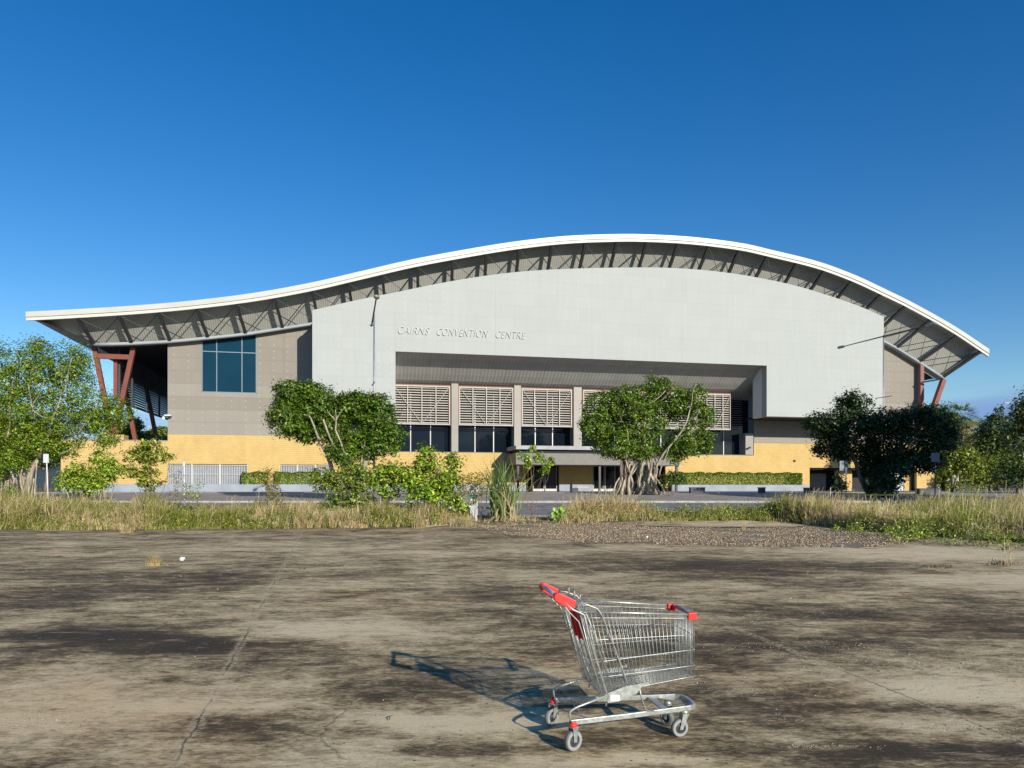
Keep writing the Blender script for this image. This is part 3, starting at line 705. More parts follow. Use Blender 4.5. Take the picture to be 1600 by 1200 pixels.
mb = MB(); mb.box((U(95), v0-.06, zYLow+.003), (U(262)-.01, v0+.36, zYLow+.07)); mb.box((U(598), v0-.05, zSill-.017), (U(1178), v0+.4, zSill+.015)); objs('coping', mb, M_blue, bld)
mb = MB(); ua, va_ = Bp(161, 684, 1.7)[0], 1.7
mb.box((Bp(160.5, 684, 4.86)[0], 4.84, zYLow+.073), (Bp(193.5, 684, 4.86)[0], 6.4, Bp(177, 679, 4.86)[1])); mb.box((Bp(160.5, 684, 4.86)[0]+.1, 16.8, zb), (Bp(193.5, 684, 4.86)[0]-.1, 18.8, zYLow-.6))
objs('yellow_pedestal', mb, M_yellow, bld)
# entrance recess under the flat canopy
mb = MB(); ve = vW+2.0
mb.box((U(790), ve, zb), (U(1070), ve+.2, zen+.3)); obj('entrance_back_wall', mb, M_shade, bld)
ux = U(876); mb = MB(); mb.box((U(876), v0+.6, Bq(900, 757)[1]), (U(929), v0+.9, zen-.003)); mb.box((U(795), v0+.02, Bq(900, 757)[1]), (U(822), v0+.3, zen-.003)); mb.box((U(1040), v0+.02, zb), (U(1060), v0+.3, zen-.003)); objs('entrance_block_pier', mb, M_yellow, bld)
mb = MB(); mb.box((U(876), v0+.5, zb), (U(929), v0+.95, Bq(900, 757)[1]-.003)); mb.box((U(795), v0-.05, zb), (U(822), v0+.35, Bq(900, 757)[1]-.003)); objs('entrance_base', mb, M_blue, bld)
for a, b in ((837, 853), (856, 873), (932, 948), (951, 965)):
    d = MB(); d.box((U(a), v0+1.0, zb), (U(b), v0+1.06, zen-.1)); do = obj('entrance_door', d, M_glass, bld)
    d = MB()
    d.box((U(a)-.06, v0+.95, zb), (U(a)-.003, v0+1.1, zen-.1)); d.box((U(b)+.003, v0+.95, zb), (U(b)+.06, v0+1.1, zen-.1)); d.box((U(a), v0+.95, G0-.05), (U(b), v0+.997, G0+.35)); obj('frame', d, M_lgrey, do)
mb = MB(); cA, cB = Bp(806, 710, .2)[0], Bp(1062, 710, .2)[0]; q = lambda y: Bp(900, y, .2)[1]
mb.box((cA, .2, q(726.5)), (cB, v0-.003, q(708.5))); obj('canopy', mb, M_grey, bld, bevel=.03)
mb = MB(); mb.box((cA, .2, q(703)), (cB, v0-.003, q(697))); obj('canopy_upper_edge', mb, mat('canopy_edge_metal', (.32, .33, .33), .5), bld, bevel=.02)
mb = MB(); mb.box((cA+.4, .6, q(708.5)+.003), (cB-.4, v0-.1, q(703)-.003)); obj('canopy_gap', mb, M_shade, bld)  # dark block standing in for the shaded gap
for a in (cA+.2, (cA+cB)/2, cB-.3): obj('canopy_post', MB().box((a, .5, zb), (a+.22, .72, q(726.5)-.003)), M_dark, bld)
# service end on the right
mb = MB(); mb.box((U(1265), v0+2.6, zb), (U(1312), v0+2.7, Bq(1290, 740, v0+2.6)[1])); obj('roller_door', mb, M_door, bld)
mb = MB(); mb.box((U(1265)-.2, v0+2.75, zb), (U(1440), v0+2.9, zdoor+.2)); mb.box((U(1265)-.2, v0+.36, zdoor-.2), (U(1432), v0+2.7, zdoor-.01)); objs('loading_bay_lining', mb, M_shade, bld)
mb = MB(); mb.box((U(1318), v0+1.6, zb), (U(1345), v0+1.8, zdoor-.25)); mb.box((U(1421), v0+.9, zb), (U(1432), v0+1.1, zdoor-.25)); objs('inner_block_wall', mb, M_yellow, bld)
mb = MB(); mb.box((U(1394), v0+.7, zb), (U(1406)-.02, v0+.78, Bq(1400, 739)[1])); mb.box((U(1406)+.02, v0+.7, zb), (U(1418), v0+.78, Bq(1400, 739)[1])); objs('service_door', mb, mat('pale_door', (.56, .60, .60), .5, var=.05), bld)
mb = MB(); mb.box((U(1385), -.2+v0, Bq(1400, 731)[1]), (U(1421), v0-.003, Bq(1400, 724)[1])); mb.box((U(1421)+.003, v0-.2, Bq(1440, 731)[1]), (U(1462), v0-.003, Bq(1440, 722)[1])); objs('service_canopy', mb, M_grey, bld)
mb = MB(); mb.box((U(1432.5), v0-.05, zb), (U(1462), v0-.003, G0+.35)); obj('light_base', mb, M_blue, bld)
# window grilles
for a, b in ((255, 387), (437, 520)):
    ua, ub = U(a), U(b); sh = MB(); sh.box((ua, v0+.30, zg0), (ub, v0+.36, zg1)); wv = obj('vent_window', sh, mat('pale_louvre_sheet', (.26, .30, .35), .5, var=.1, vscale=3), bld)
    g = MB(); n = int((ub-ua)/.16)
    for j in range(n+1): u = ua+(ub-ua)*j/n; g.box((u-.022, v0+.06, zg0), (u+.022, v0+.10, zg1-.1))
    obj('grille_bars', g, M_lgrey, wv)
    g = MB(); 
    for j in range(4): u = ua+(ub-ua)*j/3; g.box((u-.07, v0+.03, zg0), (u+.07, v0+.055, zg1))
    g.box((ua, v0+.103, zg1-.14), (ub, v0+.16, zg1-.08)); g.box((ua, v0+.103, (zg0+zg1)/2), (ub, v0+.16, (zg0+zg1)/2+.05)); obj('grille_frame', g, M_lgrey, wv)
# louvre screen at the open left end, running back along the hall
uS = Bp(184, 600, vW+1.2)[0]
mb = MB(); 
def side_z(v, f_): return f_
zsb = Bu(230, 642, uS)[1]; zst = chord(uWL)-.3
nb = 22
for j in range(nb):
    z = zsb+(zst-zsb)*j/(nb-1); mb.box((uS-.36, vW+1.4, z), (uS+.05, 48, z+.05))
objs('louvre_blade', mb, M_dark, bld)
mb = MB()
for v in (vW+1.2, 10.5, 16, 21.5, 27, 32.5, 38, 43.5): mb.box((uS+.06, v, zsb-.2), (uS+.22, v+.25, zst+.1))
mb.box((uS+.06, vW+1.5, zsb-.25), (uS+.2, 48, zsb-.205)); objs('louvre_post', mb, M_dark, bld)
mb = MB(); mb.box((Bp(177.5, 600, 6)[0], 5.9, zsb), (Bp(183.5, 600, 6)[0], 6.2, Bp(180, 553, 6)[1])); obj('corner_post', mb, M_red, bld)
mb = MB(); mb.box((Bp(151, 557, 5.3)[0], 5.25, Bp(180, 561, 5.3)[1]), (Bp(203, 557, 5.3)[0], 5.55, Bp(180, 553.5, 5.3)[1])); obj('red_cross_beam', mb, M_red, bld)
# V columns
VC = 5.4; ap = Bp(177, 679, VC); tl = Bp(147, 541, VC); tr = Bp(209, 543, VC)
def vcol(v, tw=.42):
    m_ = MB(); za = ap[1] if v < 6 else zYLow-.6; A = Vector((ap[0], v, za)); q = min(1.12, (tl[1]-za)/(tl[1]-ap[1]))
    m_.beam(A+Vector((-.12, 0, 0)), (ap[0]+(tl[0]-ap[0])*q, v, tl[1]), tw, tw, up=Vector((0, 1, 0)))
    kr = q if v < 6 else (uS-.5-ap[0])/(tr[0]-ap[0]); m_.beam(A+Vector((.12, .01, 0)), (ap[0]+(tr[0]-ap[0])*kr, v+.01, za+(tr[1]-za)*kr/q), tw, tw, up=Vector((0, 1, 0)))
    return obj('v_column', m_, M_red, bld)
for v in (VC, Bu(217, 600, ap[0])[0], Bu(251, 600, ap[0])[0], 52.0): vcol(v)
m_ = MB(); a = Bp(1474, 593, 2.2); b = Bp(1446, 672, 2.2); m_.beam((a[0], 2.2, a[1]), (b[0], 2.2, b[1]), .5, .5, up=Vector((0, 1, 0)))
b = Bp(1446, 672, 2.2); obj('v_column', m_, M_red, bld)
m_ = MB(); m_.box((Bp(1436.5, 600, 4.4)[0], 4.2, zYR), (Bp(1442, 600, 4.4)[0], 4.6, Bp(1438, 569, 4.4)[1])); obj('corner_post', m_, M_pinkfr, bld)
m_ = MB(); a = Bp(1440, 597.5, 4); b = Bp(1474, 591.5, 2.4); m_.beam((a[0], 4, a[1]), (b[0], 2.4, b[1]), .16, .16); obj('tie_beam', m_, M_dark, bld)
# security cameras on the corner
m_ = MB(); a = Bp(259, 650, 4.5); m_.box((a[0]-.1, 4.3, a[1]), (a[0]+.5, 4.9, a[1]+.13)); m_.lathe([(.02, -.02), (.16, -.25), (.16, -.42), (.05, -.46)], (a[0]-.22, 4.5, a[1]+.05), n=12); obj('security_camera', m_, M_whiteP, bld)
for (px, py) in ((1241, 720), (1297, 729)): a = Bq(px, py); obj('wall_light', MB().box((a[0]-.1, v0-.18, a[1]-.12), (a[0]+.1, v0-.003, a[1]+.12)), M_dark, bld, bevel=.02)
a = Bp(1171, 700, vW-.5); obj('wall_light', MB().beam((a[0]-.25, vW-.55, a[1]-.08), (a[0]+.2, vW-.33, a[1]+.1), .16, .16), M_dark, bld)

# planter walls in front of the base
def Wb(u, v, z): return (u*cT-v*sT, D0+u*sT+v*cT, z)
zpt = Bp(1150, 757.5, 3.7)[1]
def planter(pa, pb, label):
    a, b = Bp(pa, 760, 3.7)[0], Bp(pb, 760, 3.7)[0]
    o = MB(); o.box((a, 3.7, G0-.3), (b, 3.95, zpt)); w_ = obj('planter_wall', o, M_blue, None); w_.location = (0, D0, 0); w_.rotation_euler = (0, 0, TH)
    return tag(w_, label, 'wall', 'low planter walls along the building')
planter(95, 795, 'low blue grey planter wall left of the entrance canopy')
planter(1050, 1264, 'low blue grey planter wall under the right hand hedge')

# ------------------------------------------------------------------ foliage writers
def leaves(P, Nrm, size, asp=.5, jitter=.35):
    """rhombic leaves at P (n,3), facing roughly Nrm, long axis random; size (n,)"""
    n = len(P); Nrm = Nrm/np.linalg.norm(Nrm, axis=1, keepdims=True)
    r = RNG.normal(size=(n, 3)); T = r-np.sum(r*Nrm, 1, keepdims=True)*Nrm; T /= np.linalg.norm(T, axis=1, keepdims=True)
    B = np.cross(Nrm, T); s = size[:, None]
    V = np.stack([P-T*s*.5, P+B*s*asp*.5+Nrm*s*.06, P+T*s*.5-Nrm*s*.1, P-B*s*asp*.5+Nrm*s*.06], 1).reshape(-1, 3)
    return V, np.arange(n*4).reshape(n, 4)
def tints(n, cols, wts, var=.22, group=None):
    cols = np.array(cols); gr_ = (cols[:, 1] > cols[:, 0]*1.1)[:, None]; cols = np.where(gr_, cols*np.array([1.28, .98, .85]), cols); wts = list(wts)[:len(cols)]; idx = RNG.choice(len(cols), size=n, p=np.array(wts)/sum(wts)); c = cols[idx]
    return np.clip(c*(1+RNG.normal(0, var, size=(n, 1)))*(1+RNG.normal(0, .06, size=(n, 3))), .003, .95)
DMUL, LMUL = 2.4, 1.1
def crown(name, ells, dens, leaf, cols, wts, parent=None, clump=.45, m=None, shell=.72, per=26, asp=.5, droop=0.0):
    """ells: (cx,cy,cz, rx,ry,rz). Clumps of leaves spread through each ellipsoid, mostly near its skin."""
    Ps, Ns, Cs = [], [], []
    dens = dens*DMUL; leaf = leaf*LMUL
    for (cx, cy, cz, rx, ry, rz) in ells:
        area = 4*math.pi*((rx*ry)**1.6/3+(rx*rz)**1.6/3+(ry*rz)**1.6/3)**(1/1.6)
        k = max(3, int(area*dens))
        d = RNG.normal(size=(k, 3)); d /= np.linalg.norm(d, axis=1, keepdims=True)
        rad = np.where(RNG.random(k) < shell, RNG.uniform(.82, 1.04, k), RNG.uniform(.25, .85, k))
        cen = np.array([cx, cy, cz])+d*rad[:, None]*np.array([rx, ry, rz])
        cl = clump*RNG.uniform(.55, 1.25, k); ctint = 1+RNG.normal(0, .16, size=k)
        n = RNG.poisson(per, k)+4
        idx = np.repeat(np.arange(k), n); g = RNG.normal(size=(len(idx), 3))*.5; g[:, 2] *= .75
        p = cen[idx]+g*cl[idx][:, None]
        nn = d[idx]*.5+g*.5+np.array([0, 0, .55])+RNG.normal(size=(len(idx), 3))*.45; nn[:, 2] -= droop
        Ps.append(p); Ns.append(nn); Cs.append(ctint[idx])
    P = np.vstack(Ps); Nn = np.vstack(Ns); ct = np.concatenate(Cs)
    sz = leaf*RNG.uniform(.7, 1.3, len(P)); V, Q = leaves(P, Nn, sz, asp)
    tn = np.clip(tints(len(P), cols, wts)*ct[:, None], .003, .95)
    return fast_mesh(name, V, Q, m or M_leaf, tn, parent)
def limb(a, b, r0, r1, mb, wob=.12, n=7, k=6, sag=0):
    a = Vector(a); b = Vector(b); L = (b-a).length; pts = []; ph = [random.uniform(-1, 1) for _ in range(6)]
    for i in range(n):
        q = i/(n-1); e = math.sin(math.pi*q)
        pts.append(a.lerp(b, q)+Vector((ph[0]*e+ph[1]*math.sin(2*math.pi*q), ph[2]*e+ph[3]*math.sin(2*math.pi*q), ph[4]*.5*e-sag*e))*wob*L)
    mb.tube(pts, [r0+(r1-r0)*(i/(n-1))**.8 for i in range(n)], k); return pts
def pe(cx, cy, rx, rz, d, ry=None):            # crown ellipse measured on the photograph, at distance d
    s_ = d/F; c_ = W(cx, cy, d); return (c_.x, c_.y, c_.z, rx*s_, (ry if ry else max(rx, rz)*s_*.9), rz*s_)
FIG = [(.045, .13, .010), (.085, .21, .014), (.15, .29, .026), (.24, .35, .05)]

# --- ficus behind the road, left of centre
d = 46.9; base = W(548, 770, d); base.z = gz(d)+.1
tr = thing('fig_tree', 'dark green fig tree with two rounded crowns over leaning trunks, left of the white front', 'tree', base)
def rel(ells, o): return [(a-o.x, b-o.y, c-o.z, r1, r2, r3) for a, b, c, r1, r2, r3 in ells]
E1 = [pe(462, 618, 34, 24, d), pe(452, 655, 30, 34, d, 1.6), pe(490, 632, 34, 32, d), pe(520, 650, 32, 28, d+.8), pe(485, 612, 16, 16, d-.5), pe(482, 675, 24, 14, d+.5, 1.2),
      pe(560, 640, 34, 26, d+1), pe(590, 650, 30, 32, d), pe(600, 685, 32, 26, d-.4), pe(565, 690, 36, 30, d), pe(540, 708, 26, 14, d-.6, 1.4), pe(520, 690, 16, 14, d, 1.0), pe(536, 622, 9, 6, d, .5), pe(556, 620, 8, 6, d, .5), pe(575, 628, 10, 7, d, .5)]
crown('crown', rel(E1, base), 2.6, .17, FIG, [.40, .34, .2, .06], tr, .40, per=30)
mb = MB(); o3 = lambda p: Vector(p)-base
limb(o3(W(540, 770, d)), o3(W(500, 690, d-.6)), .20, .11, mb, .03); limb(o3(W(500, 690, d-.6)), o3(W(478, 640, d-.9)), .11, .04, mb, .05)
limb(o3(W(552, 770, d)), o3(W(505, 655, d-1.6)), .13, .06, mb, .02); limb(o3(W(556, 770, d)), o3(W(580, 700, d-.3)), .26, .16, mb, .03); limb(o3(W(580, 700, d-.3)), o3(W(590, 650, d)), .16, .06, mb)
limb(o3(W(554, 770, d)), o3(W(524, 672, d-2.0)), .10, .06, mb, .02); limb(o3(W(524, 674, d-2.0)), o3(W(524, 640, d-2.2)), .06, .03, mb, .04); limb(o3(W(524, 658, d-2.1)), o3(W(540, 636, d-2.3)), .045, .015, mb, .06); limb(o3(W(524, 658, d-2.1)), o3(W(511, 640, d-2.3)), .045, .015, mb, .06)
limb(o3(W(551, 765, d)), o3(W(545, 700, d-.8)), .14, .07, mb, .04); limb(o3(W(560, 765, d)), o3(W(565, 705, d-.8)), .10, .05, mb, .05)
obj('trunk', mb, M_bark, tr, smooth=True)

# --- banyan-like ficus in the middle, on many aerial roots
d = 58.0; base = W(1003, 772, d); base.z = gz(d)+.1
tr = thing('fig_tree', 'broad fig tree on a fan of pale aerial roots beside the entrance canopy', 'tree', base)
E2 = [pe(1025, 605, 22, 20, d), pe(1048, 622, 26, 24, d), pe(985, 630, 42, 26, d), pe(940, 640, 28, 28, d), pe(932, 668, 26, 28, d), pe(960, 690, 34, 26, d, 2.2), pe(1000, 660, 40, 36, d), pe(1000, 700, 26, 18, d, 1.4),
      pe(1085, 618, 18, 16, d+.5), pe(1095, 650, 24, 22, d+.5), pe(1075, 690, 34, 24, d), pe(1060, 640, 22, 20, d+1.2), pe(1045, 705, 20, 14, d+.5, 1.2), pe(1060, 715, 12, 9, d), pe(1100, 690, 12, 18, d)]
crown('crown', rel(E2, base), 1.75, .18, FIG, [.30, .34, .28, .08], tr, .42, per=28)
mb = MB(); o3 = lambda p: Vector(p)-base
for i in range(26):
    bx = random.uniform(958, 1046); q = (bx-1003)/45; dd = d+random.uniform(-1.2, 1.2)
    tx = 1003+q*22+random.uniform(-12, 14); ty = random.uniform(700, 730)
    b0 = W(bx, 775, dd); b0.z = gz(dd)+.02
    limb(o3(b0), o3(W(tx, ty, d+random.uniform(-.5, .5))), random.uniform(.07, .17), random.uniform(.04, .08), mb, .07)
for (ax, ay, bx, by, r0, r1, dz) in [(1000, 740, 1010, 640, .2, .10, -1.5), (1010, 640, 1040, 590+20, .10, .05, -1.8), (1022, 740, 1078, 640, .18, .08, -1.6), (1078, 640, 1088, 600, .08, .04, -1.2), (1050, 690, 1092, 668, .09, .04, -1.7),
        (985, 740, 978, 665, .15, .06, -1.6), (978, 665, 960, 640, .06, .03, -1.9), (1010, 650, 985, 630, .06, .03, -2.0), (1030, 628, 1052, 605, .06, .03, -2.2), (1030, 745, 1045, 700, .12, .06, -1.5)]:
    limb(o3(W(ax, ay, d+dz*.4)), o3(W(bx, by, d+dz*.75)), r0*.62, r1*.62, mb, .05)
obj('trunk', mb, M_bark, tr, smooth=True)
mb = MB()
for i in range(6): b0 = W(966+i*3.0, 772, d-.6); b0.z = gz(d)+.02; limb(o3(b0), o3(W(972+i*2.6, 716, d-.4)), .12, .07, mb, .05)
obj('brown_aerial_roots', mb, M_barkd, tr, smooth=True)

# --- dark ficus on the right
d = 52.0; base = W(1372, 774, d); base.z = gz(d)+.1
tr = thing('fig_tree', 'dark shaded spreading fig tree behind the yellow bollard at the right end', 'tree', base)
E3 = [pe(1335, 632, 26, 20, d), pe(1290, 662, 30, 22, d), pe(1330, 672, 42, 28, d), pe(1385, 662, 36, 24, d), pe(1430, 660, 34, 26, d), pe(1458, 650, 20, 16, d), pe(1465, 690, 26, 26, d), pe(1400, 700, 46, 30, d), pe(1300, 700, 24, 16, d, 1.4), pe(1345, 712, 24, 16, d), pe(1440, 722, 30, 16, d), pe(1388, 738, 22, 24, d-1, 1.4), pe(1362, 735, 12, 14, d, 1.0), pe(1480, 665, 12, 20, d+.8), pe(1318, 716, 8, 7, d, .6)]
crown('crown', rel(E3, base), 2.4, .18, [(.012, .04, .006), (.025, .07, .010), (.05, .11, .016)], [.5, .35, .15], tr, .45, per=26)  # near black leaf tints hold the shade lying on this tree
mb = MB(); o3 = lambda p: Vector(p)-base
limb(o3(W(1360, 774, d)), o3(W(1330, 705, d-.5)), .2, .10, mb, .04); limb(o3(W(1372, 774, d)), o3(W(1372, 690, d)), .35, .15, mb, .04); limb(o3(W(1385, 774, d)), o3(W(1425, 725, d-1)), .18, .08, mb, .05)
for i in range(12): b0 = W(random.uniform(1352, 1400), 775, d+random.uniform(-.8, .8)); b0.z = gz(d)+.02; limb(o3(b0), o3(W(1375+random.uniform(-14, 20), 715, d)), .13, .07, mb, .05)
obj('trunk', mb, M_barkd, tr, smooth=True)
# the tall tree beyond the right edge of the picture that throws its shade on it
base = Vector((39, 30.5, gz(30.5))); tr = thing('shade_tree', 'tall dense tree standing outside the right edge of the photo', 'tree', base)
crown('crown', [(0, 0, 11.5, 6.5, 6, 3.6), (-3, 0, 9.5, 4.5, 4, 2.6), (4.5, 1, 10, 4, 4, 2.6)], 1.5, .32, FIG, [.4, .4, .2, 0], tr, .7, per=34, shell=.6)
mb = MB(); limb((0, 0, 0), (0, 0, 9.5), .5, .25, mb, .03); limb((0, 0, 5), (-3.5, 0, 9.5), .25, .1, mb, .05); limb((0, 0, 5.5), (4, 1, 10), .25, .1, mb, .05); obj('trunk', mb, M_barkd, tr, smooth=True)

# --- airy light green tree at the left edge
d = 39.5; base = W(30, 772, d); base.z = gz(d)-.05
tr = thing('banyan_tree', 'airy light green tree with bundled pale roots at the left edge', 'tree', base)
E4 = [pe(10, 590, 40, 56, d), pe(60, 580, 34, 46, d), pe(108, 585, 30, 52, d), pe(148, 640, 30, 34, d), pe(40, 650, 56, 46, d), pe(100, 660, 46, 40, d), pe(160, 665, 30, 22, d), pe(20, 700, 36, 20, d), pe(125, 558, 14, 22, d), pe(60, 545, 10, 18, d, .8), pe(-40, 640, 40, 70, d), pe(185, 640, 18, 20, d, .9), pe(168, 690, 14, 10, d, .8), pe(92, 700, 34, 16, d, 1.2), pe(14, 722, 30, 16, d-.6, 1.0), pe(-20, 735, 30, 20, d-.6, 1.0), pe(55, 690, 30, 18, d-.5, 1.0)]
LG = [(.105, .24, .016), (.17, .33, .022), (.28, .41, .04), (.055, .15, .012)]
crown('crown', rel(E4, base), 3.2, .115, LG, [.3, .34, .2, .16], tr, .40, per=20, shell=.5)
mb = MB(); o3 = lambda p: Vector(p)-base
big = [(40, 772, 62, 715, .30, .18, 0), (62, 715, 82, 665, .18, .12, -.6), (82, 665, 95, 620, .10, .05, -1.6), (95, 620, 112, 560, .05, .02, -1.8), (82, 665, 50, 640, .07, .03, -1.6), (68, 705, 120, 680, .09, .04, -.5), (36, 760, 8, 690, .2, .10, 0), (8, 690, 20, 610, .10, .04, -1), (50, 650, 44, 600, .05, .02, -1.8), (120, 680, 150, 640, .05, .02, -1.2), (44, 640, 70, 590, .05, .02, -1.9), (100, 610, 90, 570, .03, .015, -1.8), (90, 712, 118, 697, .06, .03, -1), (20, 610, 24, 560, .04, .015, -1.5), (150, 640, 158, 600, .03, .015, -1.4)]
for (ax, ay, bx, by, r0, r1, dz) in big: limb(o3(W(ax, ay, d+dz*.5)), o3(W(bx, by, d+dz*.8)), r0*.7, r1*.7, mb, .05)
for i in range(34):
    bx = random.uniform(-30, 58); dd = d+random.uniform(-.8, .8); b0 = W(bx, 774, dd); b0.z = gz(dd)-.05
    limb(o3(b0), o3(W(bx*.96+2+random.uniform(-5, 5), random.uniform(715, 752), dd)), random.uniform(.05, .12), random.uniform(.03, .07), mb, .05)
obj('trunk', mb, M_bark, tr, smooth=True)

# --- trees far behind, right
def far_tree(px, pyb, dd, ells, label, cols, wts, leaf=.4, trunk=.3, dens=1.1, per=24, clump=.8, name='tree', grp='trees far behind on the right', tm=None):
    b = W(px, pyb, dd); b.z = gz(dd); t_ = thing(name, label, 'tree', b, group=grp)
    crown('crown', rel([pe(*e[:4], dd+(e[4] if len(e) > 4 else 0)) for e in ells], b), dens, leaf, cols, wts, t_, clump, per=per)
    m_ = MB(); top = W(ells[0][0], ells[0][1], dd)-b; limb((0, 0, -.1), top, trunk, trunk*.35, m_, .03)
    for e in ells[1:3]: limb(top*.5, W(e[0], e[1], dd)-b, trunk*.5, trunk*.2, m_, .05)
    obj('trunk', m_, tm or M_barkd, t_, smooth=True); return t_
G1 = [(.06, .14, .014), (.11, .22, .022), (.20, .31, .04)]; G2 = [(.035, .085, .022), (.065, .13, .03), (.12, .19, .04)]; G3 = [(.10, .20, .02), (.17, .29, .03), (.28, .38, .06)]
far_tree(1489, 758, 78, [(1487, 690, 14, 22), (1476, 655, 18, 22), (1466, 675, 16, 20), (1490, 720, 20, 16)], 'mid green tree rising just past the right end of the dark fig', G1, [.3, .45, .25], .26, .22)
far_tree(1486, 758, 66, [(1500, 715, 26, 20), (1482, 728, 18, 14), (1516, 730, 20, 14)], 'small round street tree on a thin straight trunk', G3, [.4, .4, .2], .2, .12, 2.2, 22, .45, 'street_tree', None)
far_tree(1560, 758, 95, [(1560, 672, 24, 22), (1545, 700, 20, 18), (1578, 690, 24, 22), (1562, 640, 3, 3)], 'dark tree with a bare lower trunk, second from the right edge', G2, [.5, .35, .15], .34, .3)
far_tree(1625, 762, 70, [(1612, 670, 26, 34), (1600, 640, 12, 16), (1585, 690, 18, 12), (1630, 640, 30, 40)], 'big dark blue green tree cut by the right edge', G2, [.5, .4, .1], .28, .3)
far_tree(1590, 758, 60, [(1600, 730, 30, 26), (1575, 742, 24, 16), (1625, 735, 30, 26)], 'low dense dark shrubby tree at the right edge', G2, [.6, .3, .1], .22, .2)
far_tree(1530, 756, 120, [(1535, 705, 30, 26), (1510, 690, 20, 16), (1560, 720, 30, 24)], 'broad bright green tree in the gap beyond the street tree', G1, [.3, .4, .3], .45, .3)
far_tree(1548, 756, 88, [(1548, 735, 34, 20), (1575, 728, 18, 22), (1520, 740, 20, 14)], 'yellowish bushy tree behind the thin street tree', G3, [.35, .35, .3], .3, .2)
far_tree(1480, 756, 125, [(1470, 715, 20, 34), (1450, 725, 24, 30)], 'dense tree filling the gap behind the yellow end wall', G1, [.6, .3, .1], .5, .3)
# palms with hanging dry skirts
def palm(px, pyb, ptop, dd, label, cr=2.2):
    b = W(px, pyb, dd); b.z = gz(dd); top = W(px, ptop, dd)-b; t_ = thing('fan_palm', label, 'palm', b, group='palms far behind on the right')
    m_ = MB(); limb((0, 0, -.1), top, .22, .16, m_, .01); obj('trunk', m_, M_barkd, t_, smooth=True)
    V = []; Q = []; T = []
    for i in range(46):
        a = random.uniform(0, 2*math.pi); el = random.uniform(-1.1, 1.3); green = el > -.35
        dirv = Vector((math.cos(a)*math.cos(el), math.sin(a)*math.cos(el), math.sin(el))); hub = top+dirv*cr*.45
        for j in range(15):
            f_ = (j-7)/7*1.15; side = dirv.cross(Vector((0, 0, 1))).normalized(); dd_ = (dirv*math.cos(f_)+side*math.sin(f_)).normalized()
            tip = hub+dd_*cr*.6+Vector((0, 0, -.5*cr*random.uniform(.2, .7))); mid = hub.lerp(tip, .5)+Vector((0, 0, .1)); sw = side*.07
            k = len(V); V += [hub, mid+sw, tip, mid-sw]; Q.append((k, k+1, k+2, k+3)); c_ = (.13, .21, .045) if green else (.46, .40, .18); q = random.uniform(.7, 1.3); T.append([c_[0]*q, c_[1]*q, c_[2]*q])
    fast_mesh('fronds', np.array([tuple(v) for v in V]), np.array(Q), M_leaf, np.array(T), t_)
palm(1502, 758, 652, 105, 'tall fan palm showing above the trees, leftmost of the palms', 2.6)
palm(1486, 758, 664, 108, 'fan palm half hidden by the mid green tree', 2.4)
palm(1546, 758, 670, 100, 'fan palm with hanging pale fronds, rightmost of the palms', 2.6)
palm(1519, 758, 676, 112, 'shorter fan palm between the two taller ones', 2.4)
# low hedges and tree beyond the left end, seen past the red columns
def hedge(name, cx, cy, cz, lx, ly, lz, n, leaf, label, rz=0.0, group=None, cols=None):
    P = RNG.uniform(-.5, .5, size=(n, 3)); face = RNG.integers(0, 5, n); Nn = RNG.normal(size=(n, 3))*.5
    for f_, (ax, sg) in enumerate(((0, 1), (0, -1), (1, -1), (2, 1), (2, 1))):
        q = face == f_; P[q, ax] = sg*(.5-RNG.uniform(0, .10, q.sum())); Nn[q, ax] += sg*1.0
    lump = .05*np.sin(P[:, 0]*lx*2.3)+.04*np.sin(P[:, 0]*lx*5.1+1)
    Nn[:, 2] += .4; P = P*np.array([lx, ly, lz]); P[:, 2] += lump*(P[:, 2] > 0); 
    V, Q = leaves(P, Nn, leaf*RNG.uniform(.7, 1.3, n), .55)
    o = fast_mesh(name, V, Q, M_leaf, tints(n, cols or [(.10, .22, .02), (.18, .32, .03), (.28, .40, .06), (.05, .12, .012)], [.3, .35, .15, .2]))
    o.location = (cx, cy, cz); o.rotation_euler = (0, 0, rz)
    return tag(o, label, 'hedge', group)
def bhedge(pa, pb, pyt, label):
    a, b = Bp(pa, 750, 4.1)[0], Bp(pb, 750, 4.1)[0]; z1 = Bp((pa+pb)/2, pyt, 4.1)[1]; z0_ = zpt-.1; p = Wb((a+b)/2, 4.32, (z0_+z1)/2)
    return hedge('hedge', p[0], p[1], p[2], b-a, .7, z1-z0_, int((b-a)*1500), .16, label, TH, 'clipped hedges in front of the yellow wall')
bhedge(378, 418, 737.5, 'short clipped hedge between the two window grilles'); bhedge(430, 500, 737.5, 'clipped hedge under the second grille, left of the fig'); bhedge(508, 600, 738, 'clipped hedge behind the leaning fig trunks')
bhedge(1052, 1253, 738.5, 'long clipped hedge on the right planter wall')
for (px, dd, wd, lab) in ((1513, 100, 7.0, 'low clipped hedge with a rounded end under the far trees'), (1473, 105, 4, 'short low hedge just past the yellow end wall')):
    p = W(px, 752, dd); hedge('low_hedge', p.x, dd, gz(dd)+.6, wd, 1.4, 1.3, 2500, .3, lab, 0, 'low hedges past the right end', [(.10, .17, .03), (.16, .24, .04)])
    bpy.data.objects[-1] if False else None
far_tree(205, 760, 118, [(205, 668, 16, 16), (190, 690, 24, 20), (225, 690, 22, 14)], 'round bright green tree seen between the red columns', G1, [.2, .4, .4], .4, .3, name='tree', grp=None)
far_tree(252, 760, 140, [(250, 678, 14, 10), (240, 690, 24, 12), (270, 690, 24, 12)], 'small distant tree under the dark louvres', G1, [.3, .4, .3], .5, .3, name='tree', grp=None)
